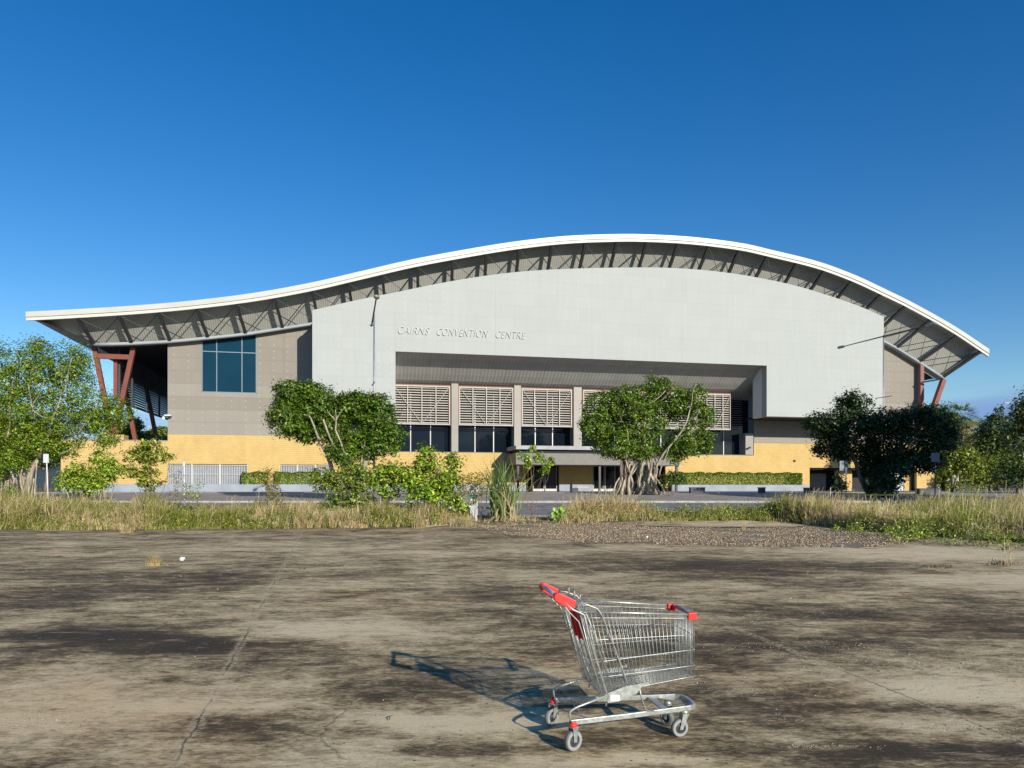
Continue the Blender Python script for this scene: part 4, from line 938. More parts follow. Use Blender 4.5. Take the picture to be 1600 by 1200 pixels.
far_tree(70, 762, 75, [(75, 700, 34, 30), (40, 690, 40, 34), (0, 690, 50, 40)], 'dark leafy tree behind the airy tree at the left edge', G2, [.5, .4, .1], .28, .3, name='tree', grp=None)

# ------------------------------------------------------------------ tall weeds along the pad
def vnoise(x, y, s, seed=0):
    g = np.random.default_rng(seed).random((64, 64)); x = x*s; y = y*s; i = np.floor(x).astype(int); j = np.floor(y).astype(int); u = x-i; v = y-j; u = u*u*(3-2*u); v = v*v*(3-2*v)
    G = lambda a, b: g[a % 64, b % 64]
    return (G(i, j)*(1-u)+G(i+1, j)*u)*(1-v)+(G(i, j+1)*(1-u)+G(i+1, j+1)*u)*v
HK = [(-200, 1.15), (0, 1.05), (120, 1.0), (230, .98), (262, .75), (300, .50), (380, .55), (420, .8), (490, .85), (560, .75), (640, .7), (700, .60), (735, .4), (748, .12), (860, .16), (880, .85), (960, .92), (1010, .75), (1060, .58), (1120, .55), (1170, .80), (1220, .95), (1250, .9), (1300, .95), (1340, .85), (1400, .8), (1480, .85), (1560, .95), (1700, 1.1), (2000, 1.2)]
GK = [(0, .55), (120, .5), (200, .35), (270, .7), (330, .7), (420, .55), (470, .45), (500, .15), (560, .4), (640, .5), (690, .2), (740, .1), (860, .1), (900, .12), (980, .18), (1040, .5), (1120, .75), (1170, .8), (1220, .85), (1260, .35), (1340, .3), (1400, .55), (1500, .75), (1560, .6), (1600, .5)]
def hfield(x, y):
    px = 800+x/y*F; h_ = np.interp(px, [a for a, b in HK], [b for a, b in HK])
    e_ = y-edge_y(x); h_ = h_*np.clip(.30+e_/2.2, .25, 1.0)
    return h_*(.40+.75*vnoise(x, y, .8, 1)+.55*vnoise(x, y, 2.1, 2))*1.08, px
def grass(name, NT0, ymin_off, ymax, seedheads=False):
    x = RNG.uniform(-36, 36, NT0); y = RNG.uniform(17, ymax, NT0); ye = edge_y(x)
    keep = (y > ye+ymin_off-.25+1.1*(vnoise(x, y, 1.1, 5)-.5)) & (np.abs(x/y) < .80)
    px_ = 800+x/y*F
    keep &= ~((px_ > 738) & (px_ < 880) & (RNG.random(NT0) < .8)); x, y = x[keep], y[keep]
    h_, px = hfield(x, y); n = len(x); per = 11 if not seedheads else 3
    idx = np.repeat(np.arange(n), per); m_ = len(idx)
    lean = RNG.uniform(0, 2*np.pi, m_); la_ = np.abs(RNG.normal(.42, .36, m_)); wind = .10
    H = h_[idx]*RNG.uniform(.45, 1.15, m_)*(1.25 if seedheads else 1)
    bx = x[idx]+RNG.normal(0, .05, m_); by = y[idx]+RNG.normal(0, .05, m_); bz = np.interp(by, [30, 33, 36.5, 45], [0, .06, .28, .80])-.01
    dx, dy = np.cos(lean)*la_+wind*.6, np.sin(lean)*la_
    wv = RNG.uniform(.006, .013, m_)*(.5 if seedheads else 1.0)*(1+.5*(y[idx] > 26)); ang = RNG.uniform(0, np.pi, m_); sxv, syv = np.cos(ang)*wv, np.sin(ang)*wv*.5
    p0 = np.stack([bx, by, bz], 1); p1 = np.stack([bx+dx*H*.35, by+dy*H*.35, bz+H*.6], 1); p2 = np.stack([bx+dx*H*1.0, by+dy*H*1.0, bz+H*np.clip(1-.42*la_, .25, 1)], 1); sd_ = np.stack([sxv, syv, 0*sxv], 1)
    V = np.stack([p0-sd_, p0+sd_, p1+sd_*.8, p1-sd_*.8, p2+sd_*(1.6 if seedheads else .15), p2-sd_*(1.6 if seedheads else .15)], 1).reshape(-1, 3)
    b = np.arange(m_)[:, None]*6; Q = np.concatenate([b+np.array([0, 1, 2, 3]), b+np.array([3, 2, 4, 5])], 0)
    g = np.interp(px, [a for a, b_ in GK], [b_ for a, b_ in GK])+.9*(vnoise(x, y, .9, 3)-.5); pg = np.clip(g, .04, .93)[idx]
    gr = RNG.random(m_) < pg; 
    if seedheads: gr[:] = False
    cg = tints(m_, [(.17, .27, .03), (.28, .37, .05), (.10, .17, .025)], [.4, .35, .25]); cs = tints(m_, [(.62, .50, .24), (.76, .64, .35), (.46, .33, .17), (.62, .44, .28)], [.35, .3, .2, .15])
    c_ = np.where(gr[:, None], cg, cs); return fast_mesh(name, V, Q, M_blade, np.concatenate([c_, c_], 0))
g = grass('grass', 60000, .0, 36.7); tag(g, 'tall mixed green and straw weeds growing along the far edge of the slab', 'grass'); struct(g, 'stuff')
g = grass('seeding_grass', 9000, .3, 36.7, True); tag(g, 'thin dry seed stalks standing above the weeds', 'grass'); struct(g, 'stuff')

def low_weeds(n):
    px = RNG.uniform(-60, 1660, n*4); d_ = RNG.uniform(0, 1, n*4); x = (px-800)/F*33; ye = edge_y(x); y = ye+.25+d_*(36.4-ye-.4); x = (px-800)/F*y
    g_ = np.interp(px, [a for a, b in GK], [b for a, b in GK]); k = (RNG.random(n*4) < g_*.8+.12) & ~((px > 742) & (px < 865)); x, y = x[k][:n], y[k][:n]; Ps = []; Ns = []; idx = np.repeat(np.arange(len(x)), 85)
    R_ = RNG.uniform(.18, .60, len(x))[idx]; g = RNG.normal(size=(len(idx), 3))*.5; P = np.stack([x[idx]+g[:, 0]*R_, y[idx]+g[:, 1]*R_, np.interp(y[idx], [30, 33, 36.5], [0, .06, .28])+np.abs(g[:, 2])*R_*1.5+.03], 1)
    V, Q = leaves(P, g*.5+RNG.normal(size=g.shape)*.4+np.array([0, -.3, .6]), RNG.uniform(.05, .11, len(P)), .55); ct = (1+RNG.normal(0, .2, len(x)))[idx]
    return fast_mesh('low_weeds', V, Q, M_leaf, np.clip(tints(len(P), [(.15, .27, .025), (.24, .36, .04), (.09, .18, .02), (.34, .36, .09)], [.35, .3, .2, .15])*ct[:, None], .01, .9))
g = low_weeds(420); tag(g, 'low broad leafed weeds mixed through the dry grass', 'weeds'); struct(g, 'stuff')
def tuft(px, py, n, H, sp, label, green=.1, name='grass_tuft', lean=.5, wdt=.006, cat='grass tuft', cols=None, group=None):
    X_, Y_ = gp(px, py); V = []; Q = []; T = []
    for i in range(n):
        a = random.uniform(0, 2*math.pi); l_ = abs(random.gauss(lean, .3)); h_ = H*random.uniform(.5, 1.1); b = Vector((random.gauss(0, sp), random.gauss(0, sp*.7), 0)); dr = Vector((math.cos(a), math.sin(a), 0))
        s_ = Vector((-dr.y, dr.x, 0))*wdt if abs(dr.x) < .7 else Vector((1, 0, 0))*wdt; k = len(V); p1 = b+dr*l_*h_*.35+Vector((0, 0, h_*.6)); p2 = b+dr*l_*h_+Vector((0, 0, h_*(1-.35*l_)))
        V += [b-s_, b+s_, p1+s_*.8, p1-s_*.8, p2+s_*.2, p2-s_*.2]; Q += [(k, k+1, k+2, k+3), (k+3, k+2, k+4, k+5)]; q = random.uniform(.7, 1.3)
        c_ = (cols[random.randrange(len(cols))] if cols else ((.14, .2, .04) if random.random() < green else (.58, .46, .24))); T += [[c_[0]*q, c_[1]*q, c_[2]*q]]*2
    o = fast_mesh(name, np.array([tuple(v) for v in V]), np.array(Q), M_blade, np.array(T)); o.location = (X_, Y_, gz(Y_)+.005); return tag(o, label, cat, group)
tuft(241, 884, 260, .26, .06, 'round straw coloured grass tuft alone on the slab, left of the white scrap')
tuft(198, 833, 90, .25, .10, 'small dry tuft at the far edge of the slab')
tuft(1465, 887, 320, .10, .14, 'flat dead tuft lying on the slab near the right edge', lean=1.2, cols=[(.30, .24, .16), (.42, .36, .24)])
tuft(1568, 883, 160, .16, .16, 'sparse dead tuft, the one nearest the right edge', lean=.9, cols=[(.30, .24, .16), (.46, .38, .24)])
tuft(1573, 884, 14, .75, .05, 'two tall dry stalks beside the dead tuft', lean=.12, name='dry_stalk', cat='stalks', cols=[(.6, .5, .33)])
tuft(1162, 829, 26, .42, .05, 'slim yellow weed on the edge of the gravel', lean=.15, cols=[(.5, .42, .12), (.45, .36, .14)])
tuft(1210, 816, 24, .38, .05, 'slim yellow weed on the far pale slab', lean=.15, cols=[(.45, .40, .14), (.4, .34, .14)])
tuft(655, 826, 130, .55, .12, 'pale dry tuft right of the black sheet', lean=.3); tuft(722, 824, 200, .5, .25, 'pale dry tuft left of the white bollard', lean=.4); tuft(700, 822, 160, .6, .2, 'tall dry tuft behind the thin stick', lean=.35)
tuft(470, 890, 12, .06, .05, 'tiny sprig in the long joint of the slab', green=.9)

# ------------------------------------------------------------------ shrubs and saplings
def shrub(label, px, pyb, d, ells, cols, wts, leaf, dens=3.0, per=16, clump=.28, nst=7, name='shrub', stem=M_barkd, sr=.02, cat='shrub', group=None, asp=.5, shell=.55):
    b = W(px, pyb, d); b.z = gz(d)-.02; t_ = thing(name, label, cat, b, group=group)
    crown('foliage', rel([pe(e[0], e[1], e[2]*1.1, e[3]*1.1, d+(e[4] if len(e) > 4 else 0)) for e in ells], b), dens*1.5, leaf, cols, wts, t_, clump, per=per, asp=asp, shell=shell)
    m_ = MB()
    for i in range(nst):
        e = ells[i % len(ells)]; tp = W(e[0]+random.uniform(-.4, .4)*e[2], e[1]+random.uniform(-.3, .3)*e[3], d)-b; limb((random.uniform(-.25, .25), random.uniform(-.15, .15), 0), tp, sr, sr*.4, m_, .05, k=5)
    obj('stems', m_, stem, t_, smooth=True); return t_
YG = [(.17, .37, .026), (.28, .49, .045), (.42, .60, .09), (.09, .21, .018)]; WT = [.36, .30, .12, .22]
shrub('leafy green bush at the left, nearest the white sign', 118, 785, 36.2, [(125, 745, 22, 20), (105, 752, 16, 16), (140, 755, 18, 20)], YG, WT, .13, per=12)
shrub('green bush against the yellow wall, between the left bushes', 165, 785, 37, [(160, 722, 18, 14), (175, 732, 18, 13), (155, 745, 18, 16), (154, 706, 6, 7)], YG, WT, .13, per=12)
shrub('small umbrella tree with layered yellow green leaves in front of the wall corner', 236, 785, 36.5, [(232, 692, 17, 10), (218, 712, 22, 14), (245, 710, 18, 12), (228, 735, 16, 14), (262, 714, 8, 4), (234, 752, 16, 14), (205, 735, 12, 10)], [(.15, .27, .03), (.26, .38, .05), (.10, .19, .02), (.36, .44, .09)], [.35, .3, .2, .15], .15, dens=2.4, per=11, clump=.22, nst=9)
shrub('thin leggy weed in front of the first grille', 276, 800, 35, [(276, 745, 7, 14), (285, 765, 9, 14), (272, 775, 6, 12)], [(.3, .26, .14), (.2, .24, .06), (.38, .30, .18)], [.4, .35, .25], .07, per=8, nst=7, cat='weed', name='weed_plant', sr=.008)
shrub('thin weed with a few bright leaves under the first grille', 303, 800, 34.5, [(296, 768, 5, 8), (306, 775, 9, 5), (310, 760, 5, 7)], YG, WT, .08, per=8, nst=7, cat='weed', name='weed_plant', sr=.008)
shrub('spindly yellowish bush in front of the short hedge', 424, 800, 34.8, [(422, 755, 10, 12), (428, 775, 12, 14), (419, 738, 5, 10), (436, 788, 12, 10)], [(.24, .27, .05), (.16, .24, .03), (.34, .28, .14)], [.4, .35, .25], .09, per=11, nst=8, sr=.01)
shrub('broad leafy bush with pale stems under the left crown of the fig', 540, 800, 35.5, [(505, 750, 16, 20), (525, 760, 22, 24), (548, 745, 22, 22), (565, 745, 18, 20), (540, 725, 14, 10), (560, 775, 22, 20), (530, 790, 24, 14)], [(.15, .30, .03), (.10, .22, .02), (.26, .40, .06), (.30, .22, .12)], [.38, .32, .15, .15], .13, dens=2.6, per=13, nst=18, stem=M_bark, sr=.012)
shrub('bright green bush with large leaves, left of the tallest bush', 605, 798, 35.2, [(600, 735, 18, 16), (615, 750, 18, 18), (605, 770, 14, 14), (590, 755, 12, 14)], YG, WT, .15, dens=2.6, per=12, nst=10)
shrub('tallest leafy bush in the weeds, with two pointed tops', 675, 800, 34.6, [(664, 722, 15, 17), (663, 704, 6, 8), (672, 703, 5, 7), (708, 722, 13, 12), (650, 740, 20, 18), (690, 745, 26, 20), (640, 755, 18, 18), (700, 760, 18, 14), (665, 770, 30, 18), (622, 733, 8, 12)], YG, WT, .16, dens=2.5, per=13, clump=.32, nst=20)
shrub('airy yellow green bush between the tall bush and the white bollard', 745, 804, 34.3, [(740, 750, 20, 10), (722, 762, 14, 12), (755, 762, 12, 12), (758, 745, 10, 6), (742, 775, 8, 10)], [(.26, .30, .05), (.16, .23, .03), (.38, .38, .12)], [.4, .35, .25], .10, dens=2.2, per=10, nst=10, sr=.008)
shrub('low leafy bush in front of the white bollard', 715, 800, 34.3, [(715, 782, 12, 12), (722, 790, 10, 8), (702, 778, 10, 10)], YG, WT, .14, dens=2.6, per=11, nst=6)
shrub('low green bush in the weeds right of the roots of the middle fig', 1048, 775, 55.5, [(1048, 745, 10, 8), (1040, 752, 8, 8), (1060, 750, 9, 8)], [(.05, .12, .02), (.09, .18, .03)], [.5, .5], .16, dens=2.6, per=14, nst=6)
shrub('young sapling on thin reddish stems with leaf tufts, in front of the canopy', 838, 805, 36.2, [(832, 700, 5, 6), (824, 716, 7, 8), (842, 716, 9, 9), (860, 720, 6, 8), (853, 733, 7, 6), (826, 728, 5, 5), (812, 712, 5, 5)], YG, WT, .13, dens=4.0, per=10, clump=.16, nst=9, name='sapling', sr=.010, cat='sapling', stem=mat('reddish_stem', (.30, .17, .11), .7))
shrub('young dark leafed shrub growing by the two pole signs', 1311, 780, 47, [(1309, 748, 8, 8), (1315, 758, 9, 9), (1306, 762, 6, 6)], [(.03, .07, .015), (.06, .11, .02)], [.6, .4], .14, dens=2.6, per=10, nst=6)
shrub('green ground shrub at the foot of the left tree', 12, 785, 36.5, [(12, 765, 12, 11), (22, 770, 9, 8)], G1, [.3, .4, .3], .09, dens=3.5, per=16, nst=5)
shrub('green undergrowth at the foot of the dark fig', 1372, 780, 49.5, [(1375, 752, 14, 14), (1362, 762, 10, 10), (1392, 760, 10, 10)], [(.03, .07, .012), (.05, .11, .02)], [.6, .4], .16, dens=2.6, per=14, nst=8)
# creeping vine on the edge of the slab at the right
P = []; 
X0, Y0 = gp(1480, 840); X1, Y1 = gp(1600, 858)
n = 1900; q = RNG.random(n); xx = 15.2+q*5.0; yy = edge_y(xx)-RNG.uniform(-.1, .7, n)*(.4+.6*np.abs(np.sin(xx*2.2))); zz = .03+RNG.uniform(0, .12, n)
V, Q = leaves(np.stack([xx, yy, zz], 1), RNG.normal(size=(n, 3))*.4+np.array([0, -.4, 1]), RNG.uniform(.06, .11, n), .8)
g = fast_mesh('ground_creeper', V, Q, M_leaf, tints(n, [(.16, .28, .03), (.24, .36, .05), (.09, .17, .02)], [.4, .3, .3])); tag(g, 'bright green creeper spreading onto the slab under the right hand weeds', 'ground cover'); struct(g, 'stuff')
# reed clump
def reeds(px, py, d, label):
    b = W(px, py, d); b.z = gz(d); t_ = thing('cane_clump', label, 'cane plant', b); V = []; Q = []; T = []
    for i in range(190):
        a = random.uniform(0, 2*math.pi); h_ = random.uniform(1.5, 3.3) if i < 95 else random.uniform(.7, 1.6); l_ = random.gauss(.16, .12)+(.40 if i % 4 == 0 else 0); bb = Vector((random.gauss(0, .30), random.gauss(0, .22), random.uniform(0, .8) if i < 95 else 0)); h_ -= bb.z; dr = Vector((math.cos(a), math.sin(a), 0)); s_ = Vector((random.uniform(.6, 1), random.uniform(-.5, .5), 0))*.034
        pts = [bb+dr*l_*h_*q*q*1.2+Vector((0, 0, h_*(q-.35*max(0, l_)*q*q*1.4))) for q in (0, .3, .55, .78, 1)]; wd = (.7, 1, .95, .6, .08); k = len(V)
        for p_, w_ in zip(pts, wd): V += [p_-s_*w_, p_+s_*w_]
        dry = i > 118 or random.random() < .12; c_ = random.choice([(.52, .40, .22), (.6, .5, .3)]) if dry else random.choice([(.16, .25, .05), (.10, .18, .04), (.26, .34, .10)]); q_ = random.uniform(.8, 1.2)
        for j in range(4): Q.append((k+2*j, k+2*j+1, k+2*j+3, k+2*j+2)); T.append([x*q_ for x in c_])
    fast_mesh('blades', np.array([tuple(v) for v in V]), np.array(Q), M_blade, np.array(T), t_)
    m_ = MB()
    for i in range(14): limb((random.gauss(0, .2), random.gauss(0, .15), 0), (random.gauss(0, .25), random.gauss(0, .2), random.uniform(.8, 1.5)), .022, .014, m_, .02, k=5)
    for i in range(26):
        a = random.uniform(math.pi, 2*math.pi) if i % 2 else random.uniform(0, 2*math.pi); r_ = random.uniform(.4, 1.0); m_.tube([(random.gauss(0, .1), 0, .45), (math.cos(a)*r_*.5, math.sin(a)*r_*.5, .25), (math.cos(a)*r_, math.sin(a)*r_, .02)], [.015, .012, .006], 4)
    obj('dry_canes', m_, mat('dry_cane', (.48, .37, .22), .8), t_)
reeds(784, 806, 34.6, 'tall clump of cane with long upright blades and dry base')
# round plant with big leaves
b = W(872, 806, 34.5); b.z = gz(34.5); t_ = thing('round_leaf_plant', 'small plant of large round bright green leaves on the edge of the dry grass', 'plant', b)
V = []; Fc = []; m_ = MB(); T = []
for i in range(22):
    c_ = Vector((random.uniform(-.27, .27), random.uniform(-.2, .1), random.uniform(.12, .62))); nrm = Vector((c_.x*1.5+random.uniform(-.3, .3), -1+random.uniform(-.3, .5), .3+random.uniform(-.2, .5))).normalized(); u_ = nrm.cross(Vector((0, 0, 1))).normalized(); v_ = nrm.cross(u_); r_ = random.uniform(.07, .12)
    m_.face([c_+u_*r_*math.cos(k*math.pi/5)+v_*r_*math.sin(k*math.pi/5)+nrm*.02*math.cos(k*math.pi/2.5) for k in range(10)])
obj('leaves', m_, mat('round_leaf', (.22, .40, .03), .4, var=.5, vscale=4), t_); m_ = MB()
for i in range(8): m_.tube([(random.uniform(-.1, .1), 0, 0), (random.uniform(-.2, .2), 0, .45)], .012, 5)
obj('stems', m_, M_barkd, t_)

# ------------------------------------------------------------------ stones and litter
def stones(name, P, S, cols, wts, m, flat=.6):
    n = len(P); cube = np.array([[-1,-1,-1],[1,-1,-1],[1,1,-1],[-1,1,-1],[-1,-1,1],[1,-1,1],[1,1,1],[-1,1,1]])*.5
    C = cube[None]*(1+RNG.normal(0, .22, size=(n, 8, 3)))*np.array([1, 1, flat]); C[:, 4:, :2] *= .7
    a = RNG.uniform(0, 2*np.pi, n); ca, sa = np.cos(a)[:, None], np.sin(a)[:, None]
    X_ = C[:, :, 0]*ca-C[:, :, 1]*sa; Y_ = C[:, :, 0]*sa+C[:, :, 1]*ca; C = np.stack([X_, Y_, C[:, :, 2]], 2)*S[:, None, None]+P[:, None, :]; C[:, :, 2] += (S*flat*.4)[:, None]
    q = np.array([[3,2,1,0],[4,5,6,7],[0,1,5,4],[1,2,6,5],[2,3,7,6],[3,0,4,7]]); Q = (np.arange(n)[:, None, None]*8+q[None]).reshape(-1, 4)
    return fast_mesh(name, C.reshape(-1, 3), Q, m, np.repeat(tints(n, cols, wts), 6, 0))
M_stone = leafmat('stone', 0.0, .9)
def inpoly(x, y, P):
    r = np.zeros(len(x), bool); j = len(P)-1
    for i in range(len(P)):
        xi, yi = P[i][:2]; xj, yj = P[j][:2]; c_ = ((yi > y) != (yj > y)) & (x < (xj-xi)*(y-yi)/(yj-yi+1e-9)+xi); r ^= c_; j = i
    return r
x = RNG.uniform(-3, 17, 60000); y = RNG.uniform(21, 36, 60000)
k_ = inpoly(x+RNG.normal(0, .12, len(x)), y+RNG.normal(0, .25, len(x)), poly) & ~inpoly(x, y, pc) & (vnoise(x, y, 1.2, 9) > .22); x, y = x[k_], y[k_]
z = np.interp(y, [30, 33, 36.5], [0, .06, .28])+.010
g = stones('gravel', np.stack([x, y, z], 1), RNG.uniform(.018, .058, len(x)), [(.25, .185, .11), (.36, .28, .175), (.17, .12, .075), (.46, .38, .26)], [.35, .3, .25, .10], M_stone, .5)
tag(g, 'brown gravel and leaf litter spread over the far right part of the slab', 'gravel'); struct(g, 'stuff')
Px, Py, Sz = [], [], []
for (px, py, rx, ry, n, s_) in [(1450, 1035, 1.4, .55, 1500, .010), (1310, 1010, .6, .3, 420, .010), (1180, 1010, .4, .3, 120, .012), (60, 1130, .7, .25, 500, .008), (1100, 975, 1.2, .5, 160, .010), (1260, 955, 1.0, .5, 300, .012), (1280, 1168, .3, .04, 130, .010),
        (1150, 1075, .8, .4, 160, .010), (650, 1150, 1.0, .4, 70, .009), (500, 1020, 1.5, .8, 90, .012), (400, 1190, .5, .2, 30, .01), (350, 890, 6, 4, 200, .022), (1250, 900, 6, 4, 380, .020), (800, 1000, 3, 2.0, 120, .012), (1330, 1080, .9, .12, 130, .010), (1500, 1140, .6, .1, 90, .010)]:
    X_, Y_ = gp(px, py); Px.append(RNG.normal(X_, rx*.6, n)); Py.append(RNG.normal(Y_, ry*.6, n)); Sz.append(s_*.55*RNG.lognormal(0, .35, n))
Px = np.concatenate(Px); Py = np.concatenate(Py); Sz = np.concatenate(Sz); k_ = (Py > 3) & (Py < 29); Px, Py, Sz = Px[k_], Py[k_], np.clip(Sz[k_], .004, .04)
g = stones('pebbles', np.stack([Px, Py, np.full(len(Px), .006)], 1), Sz, [(.40, .33, .23), (.28, .22, .15), (.55, .50, .40), (.15, .11, .08)], [.4, .32, .06, .22], M_stone, .55)
tag(g, 'loose pale grit and pebbles scattered over the stained slab', 'pebbles'); struct(g, 'stuff')
X_, Y_ = gp(284, 877); mb = MB()
for i in range(3): mb.face([(random.uniform(-.07, .07), random.uniform(-.05, .05), random.uniform(0, .1)) for k in range(4)])
mb.lathe([(.001, .0), (.05, .01), (.06, .05), (.03, .09), (.001, .10)], n=7); o = obj('paper_scrap', mb, M_whiteP); o.location = (X_, Y_, .008); tag(o, 'crumpled white scrap lying on the slab at the left', 'litter')
for (px, py, ln, lab, an) in ((611, 1125, .11, 'small dark twig lying on the slab left of the cart', 1.5), (655, 1092, .10, 'small brown twig lying beside the shadow of the cart', .5), (1145, 1055, .12, 'short dark twig lying right of the cart', 2.3), (1043+80, 1160, .12, 'short thin twig lying in front of the cart wheel', 2.8)):
    X_, Y_ = gp(px, py); o = obj('twig', MB().tube([(-ln/2, 0, .01), (0, .01, .02), (ln/2, 0, .01)], [.004, .005, .002], 5), M_barkd); o.location = (X_, Y_, .008); o.rotation_euler = (0, 0, an); tag(o, lab, 'twig')
a = W(455, 800, 31.0); b = W(447, 828, 31.0); b.z = .02; o = obj('dry_stick', MB().tube([b, a.lerp(b, .5)+Vector((.03, 0, 0)), a], [.012, .01, .006], 5), M_barkd); tag(o, 'thin dark dead stick standing in the weeds', 'stick')
a, b = W(665, 823, 31.6), W(712, 818, 32.4); a.z = gz(31.6)+.03; b.z = gz(32.4)+.06; o = obj('dry_stick', MB().tube([a, b], [.018, .01], 5), mat('grey_wood', (.4, .35, .28), .8)); tag(o, 'pale stick lying flat at the foot of the weeds', 'stick')
V = []; Q = []; nx_, ny_ = 14, 6
for j in range(ny_):
    for i in range(nx_): q = i/(nx_-1); r_ = j/(ny_-1); V.append((q*1.15, r_*.5+.08*math.sin(q*9), .03+.13*abs(math.sin(q*5.2+r_*2))*(1-abs(2*q-1)**3)+random.uniform(0, .03)))
for j in range(ny_-1):
    for i in range(nx_-1): a = j*nx_+i; Q.append((a, a+1, a+nx_+1, a+nx_))
o = mesh_obj('plastic_sheet', V, Q, mat('black_plastic', (.03, .032, .038), .35, spec=.6)); X_, Y_ = gp(582, 824); o.location = (X_, Y_, .02); tag(o, 'crumpled black sheet lying at the foot of the weeds', 'sheet')

# ------------------------------------------------------------------ lamps, signs, bollards, seats
pb = W(584.5, 780, 48.5); pb.z = gz(48.5)+.1; lp = thing('street_lamp', 'tall grey street lamp with one arm, left of the wall lettering', 'street lamp', pb)
top = W(584.5, 490, 48.5)-pb; obj('pole', MB().tube([(0, 0, 0), top*.5, top], [.085, .065, .05], 10), M_post, lp, smooth=True)
a = W(580.5, 509.5, 49.2)-pb; b = W(587.8, 467, 45.9)-pb; obj('arm', MB().tube([a, b], [.055, .045], 8), M_dark, lp, smooth=True); obj('rung', MB().tube([W(578, 508.5, 49.0)-pb, W(585, 508, 48.5)-pb], .04, 6), M_post, lp)
m_ = MB(); c_ = W(588.5, 464.2, 45.4)-pb; m_.lathe([(.001, .10), (.16, .08), (.19, 0), (.15, -.08), (.001, -.1)], c_, n=14, M=Matrix.Diagonal((1, 1.7, 1))); obj('lamp_head', m_, mat('lamp_shell', (.30, .29, .22), .5), lp, smooth=True)
obj('access_hatch', MB().box((-.06, -.13, .9), (.06, -.1, 1.5)), M_dark, lp); b = W(583.5, 600, 48.4)-pb; obj('clamp', MB().beam(b+Vector((-.1, -.06, -.12)), b+Vector((.1, -.14, .12)), .05, .05), M_dark, lp)
pb = W(1380.5, 775, 55); pb.z = gz(55)+.1; lp = thing('street_lamp', 'tall thin street lamp with two long arms near the right end', 'street lamp', pb)
top = W(1380.5, 523, 55)-pb; obj('pole', MB().tube([(0, 0, 0), top*.5, top], [.065, .05, .04], 10), M_post, lp, smooth=True)
L_ = W(1321, 540.5, 58.8)-pb; R_ = W(1447, 509, 51.4)-pb; c_ = W(1380.5, 525.5, 55)-pb
obj('arm', MB().tube([c_, L_], [.05, .035], 8), M_dark, lp, smooth=True); obj('arm', MB().tube([c_, R_], [.05, .035], 8), M_dark, lp, smooth=True)
for e in (L_, R_): dr = (e-c_).normalized(); obj('lamp_head', MB().tube([e-dr*.05, e+dr*.2, e+dr*.75, e+dr*.9], [.04, .10, .11, .04], 10), mat('lamp_shell_pale', (.45, .45, .44), .4), lp, smooth=True)
c_ = W(1380.5, 620.5, 55)-pb; dr = (R_-L_).normalized(); obj('rung', MB().tube([c_-dr*.8, c_+dr*.8], .025, 6), M_dark, lp)
pb = W(1612, 760, 88); pb.z = gz(88); lp = thing('street_lamp', 'distant street lamp poking out of the tree at the right edge', 'street lamp', pb)
obj('pole', MB().tube([(0, 0, 0), W(1612, 632, 88)-pb], [.11, .07], 8), M_post, lp); obj('arm', MB().tube([W(1612, 632, 88)-pb, W(1578, 630.5, 88)-pb], .05, 6), M_lgrey, lp); obj('lamp_head', MB().tube([W(1578, 630.5, 88)-pb, W(1569, 629.5, 88)-pb], [.12, .06], 8), M_lgrey, lp)

def sign(px, pbot, ptop, d, w_, h_, label, plate, cat='road sign', back=False, lean=0.0, pm=M_post, rz=0.0, name='road_sign', extra=None):
    b = W(px, pbot, d); b.z = gz(d)+(.1 if d > 45 else -.02); t_ = thing(name, label, cat, b, rz); H = (W(px, ptop, d)-b).z
    obj('post', MB().tube([(0, 0, 0), (lean, 0, H)], .032, 8), pm, t_, smooth=True)
    m_ = MB(); m_.box((lean-w_/2, -.045, H-h_), (lean+w_/2, -.033, H+.02)); p = obj('sign_plate', m_, plate, t_, bevel=.004)
    m_ = MB(); m_.box((lean-w_*.35, -.033, H-h_*.3), (lean+w_*.35, .033, H-h_*.3+.04)); m_.box((lean-w_*.35, -.033, H-h_*.8), (lean+w_*.35, .033, H-h_*.8+.04)); obj('bracket', m_, M_post, t_)
    return t_, H
sign(76, 776, 710, 36.8, .27, .42, 'small blank white sign on a leaning thin white post at the left', M_whiteP, pm=M_whiteP, lean=-.11)
sign(288, 800, 722, 36.5, .12, .2, 'slim white post with a tiny white plate in front of the first grille', M_whiteP, pm=M_whiteP)
sign(1315, 780, 720.5, 46.5, .28, .60, 'grey backed sign on a dark post, left one of the close pair', mat('sign_back', (.20, .23, .27), .5), pm=M_dark)
t_, H = sign(1322, 780, 719, 46.8, .17, .42, 'narrow dark parking sign above a small white plate, right one of the close pair', mat('sign_dark', (.03, .06, .05), .5), pm=M_lgrey)
obj('lower_plate', MB().box((-.08, -.045, H-.85), (.05, -.034, H-.45)), M_whiteP, t_)
cu_ = bpy.data.curves.new('t', 'FONT'); cu_.body = '2P'; cu_.size = .17; cu_.align_x = 'CENTER'; o = bpy.data.objects.new('t', cu_); COL.objects.link(o); bpy.context.view_layer.update()
me = bpy.data.meshes.new_from_object(o.evaluated_get(bpy.context.evaluated_depsgraph_get())); bpy.data.objects.remove(o); vs = [(v.co.x*.9, -.048, H-.25+v.co.y) for v in me.vertices]; fs = [tuple(p.vertices) for p in me.polygons]; bpy.data.meshes.remove(me)
mesh_obj('sign_symbol', vs, fs, M_whiteP, t_)
sign(1461, 778, 708, 47, .55, .56, 'wide dark blue grey sign seen from behind by the yellow end wall', mat('sign_back_blue', (.11, .14, .19), .45), pm=M_dark)
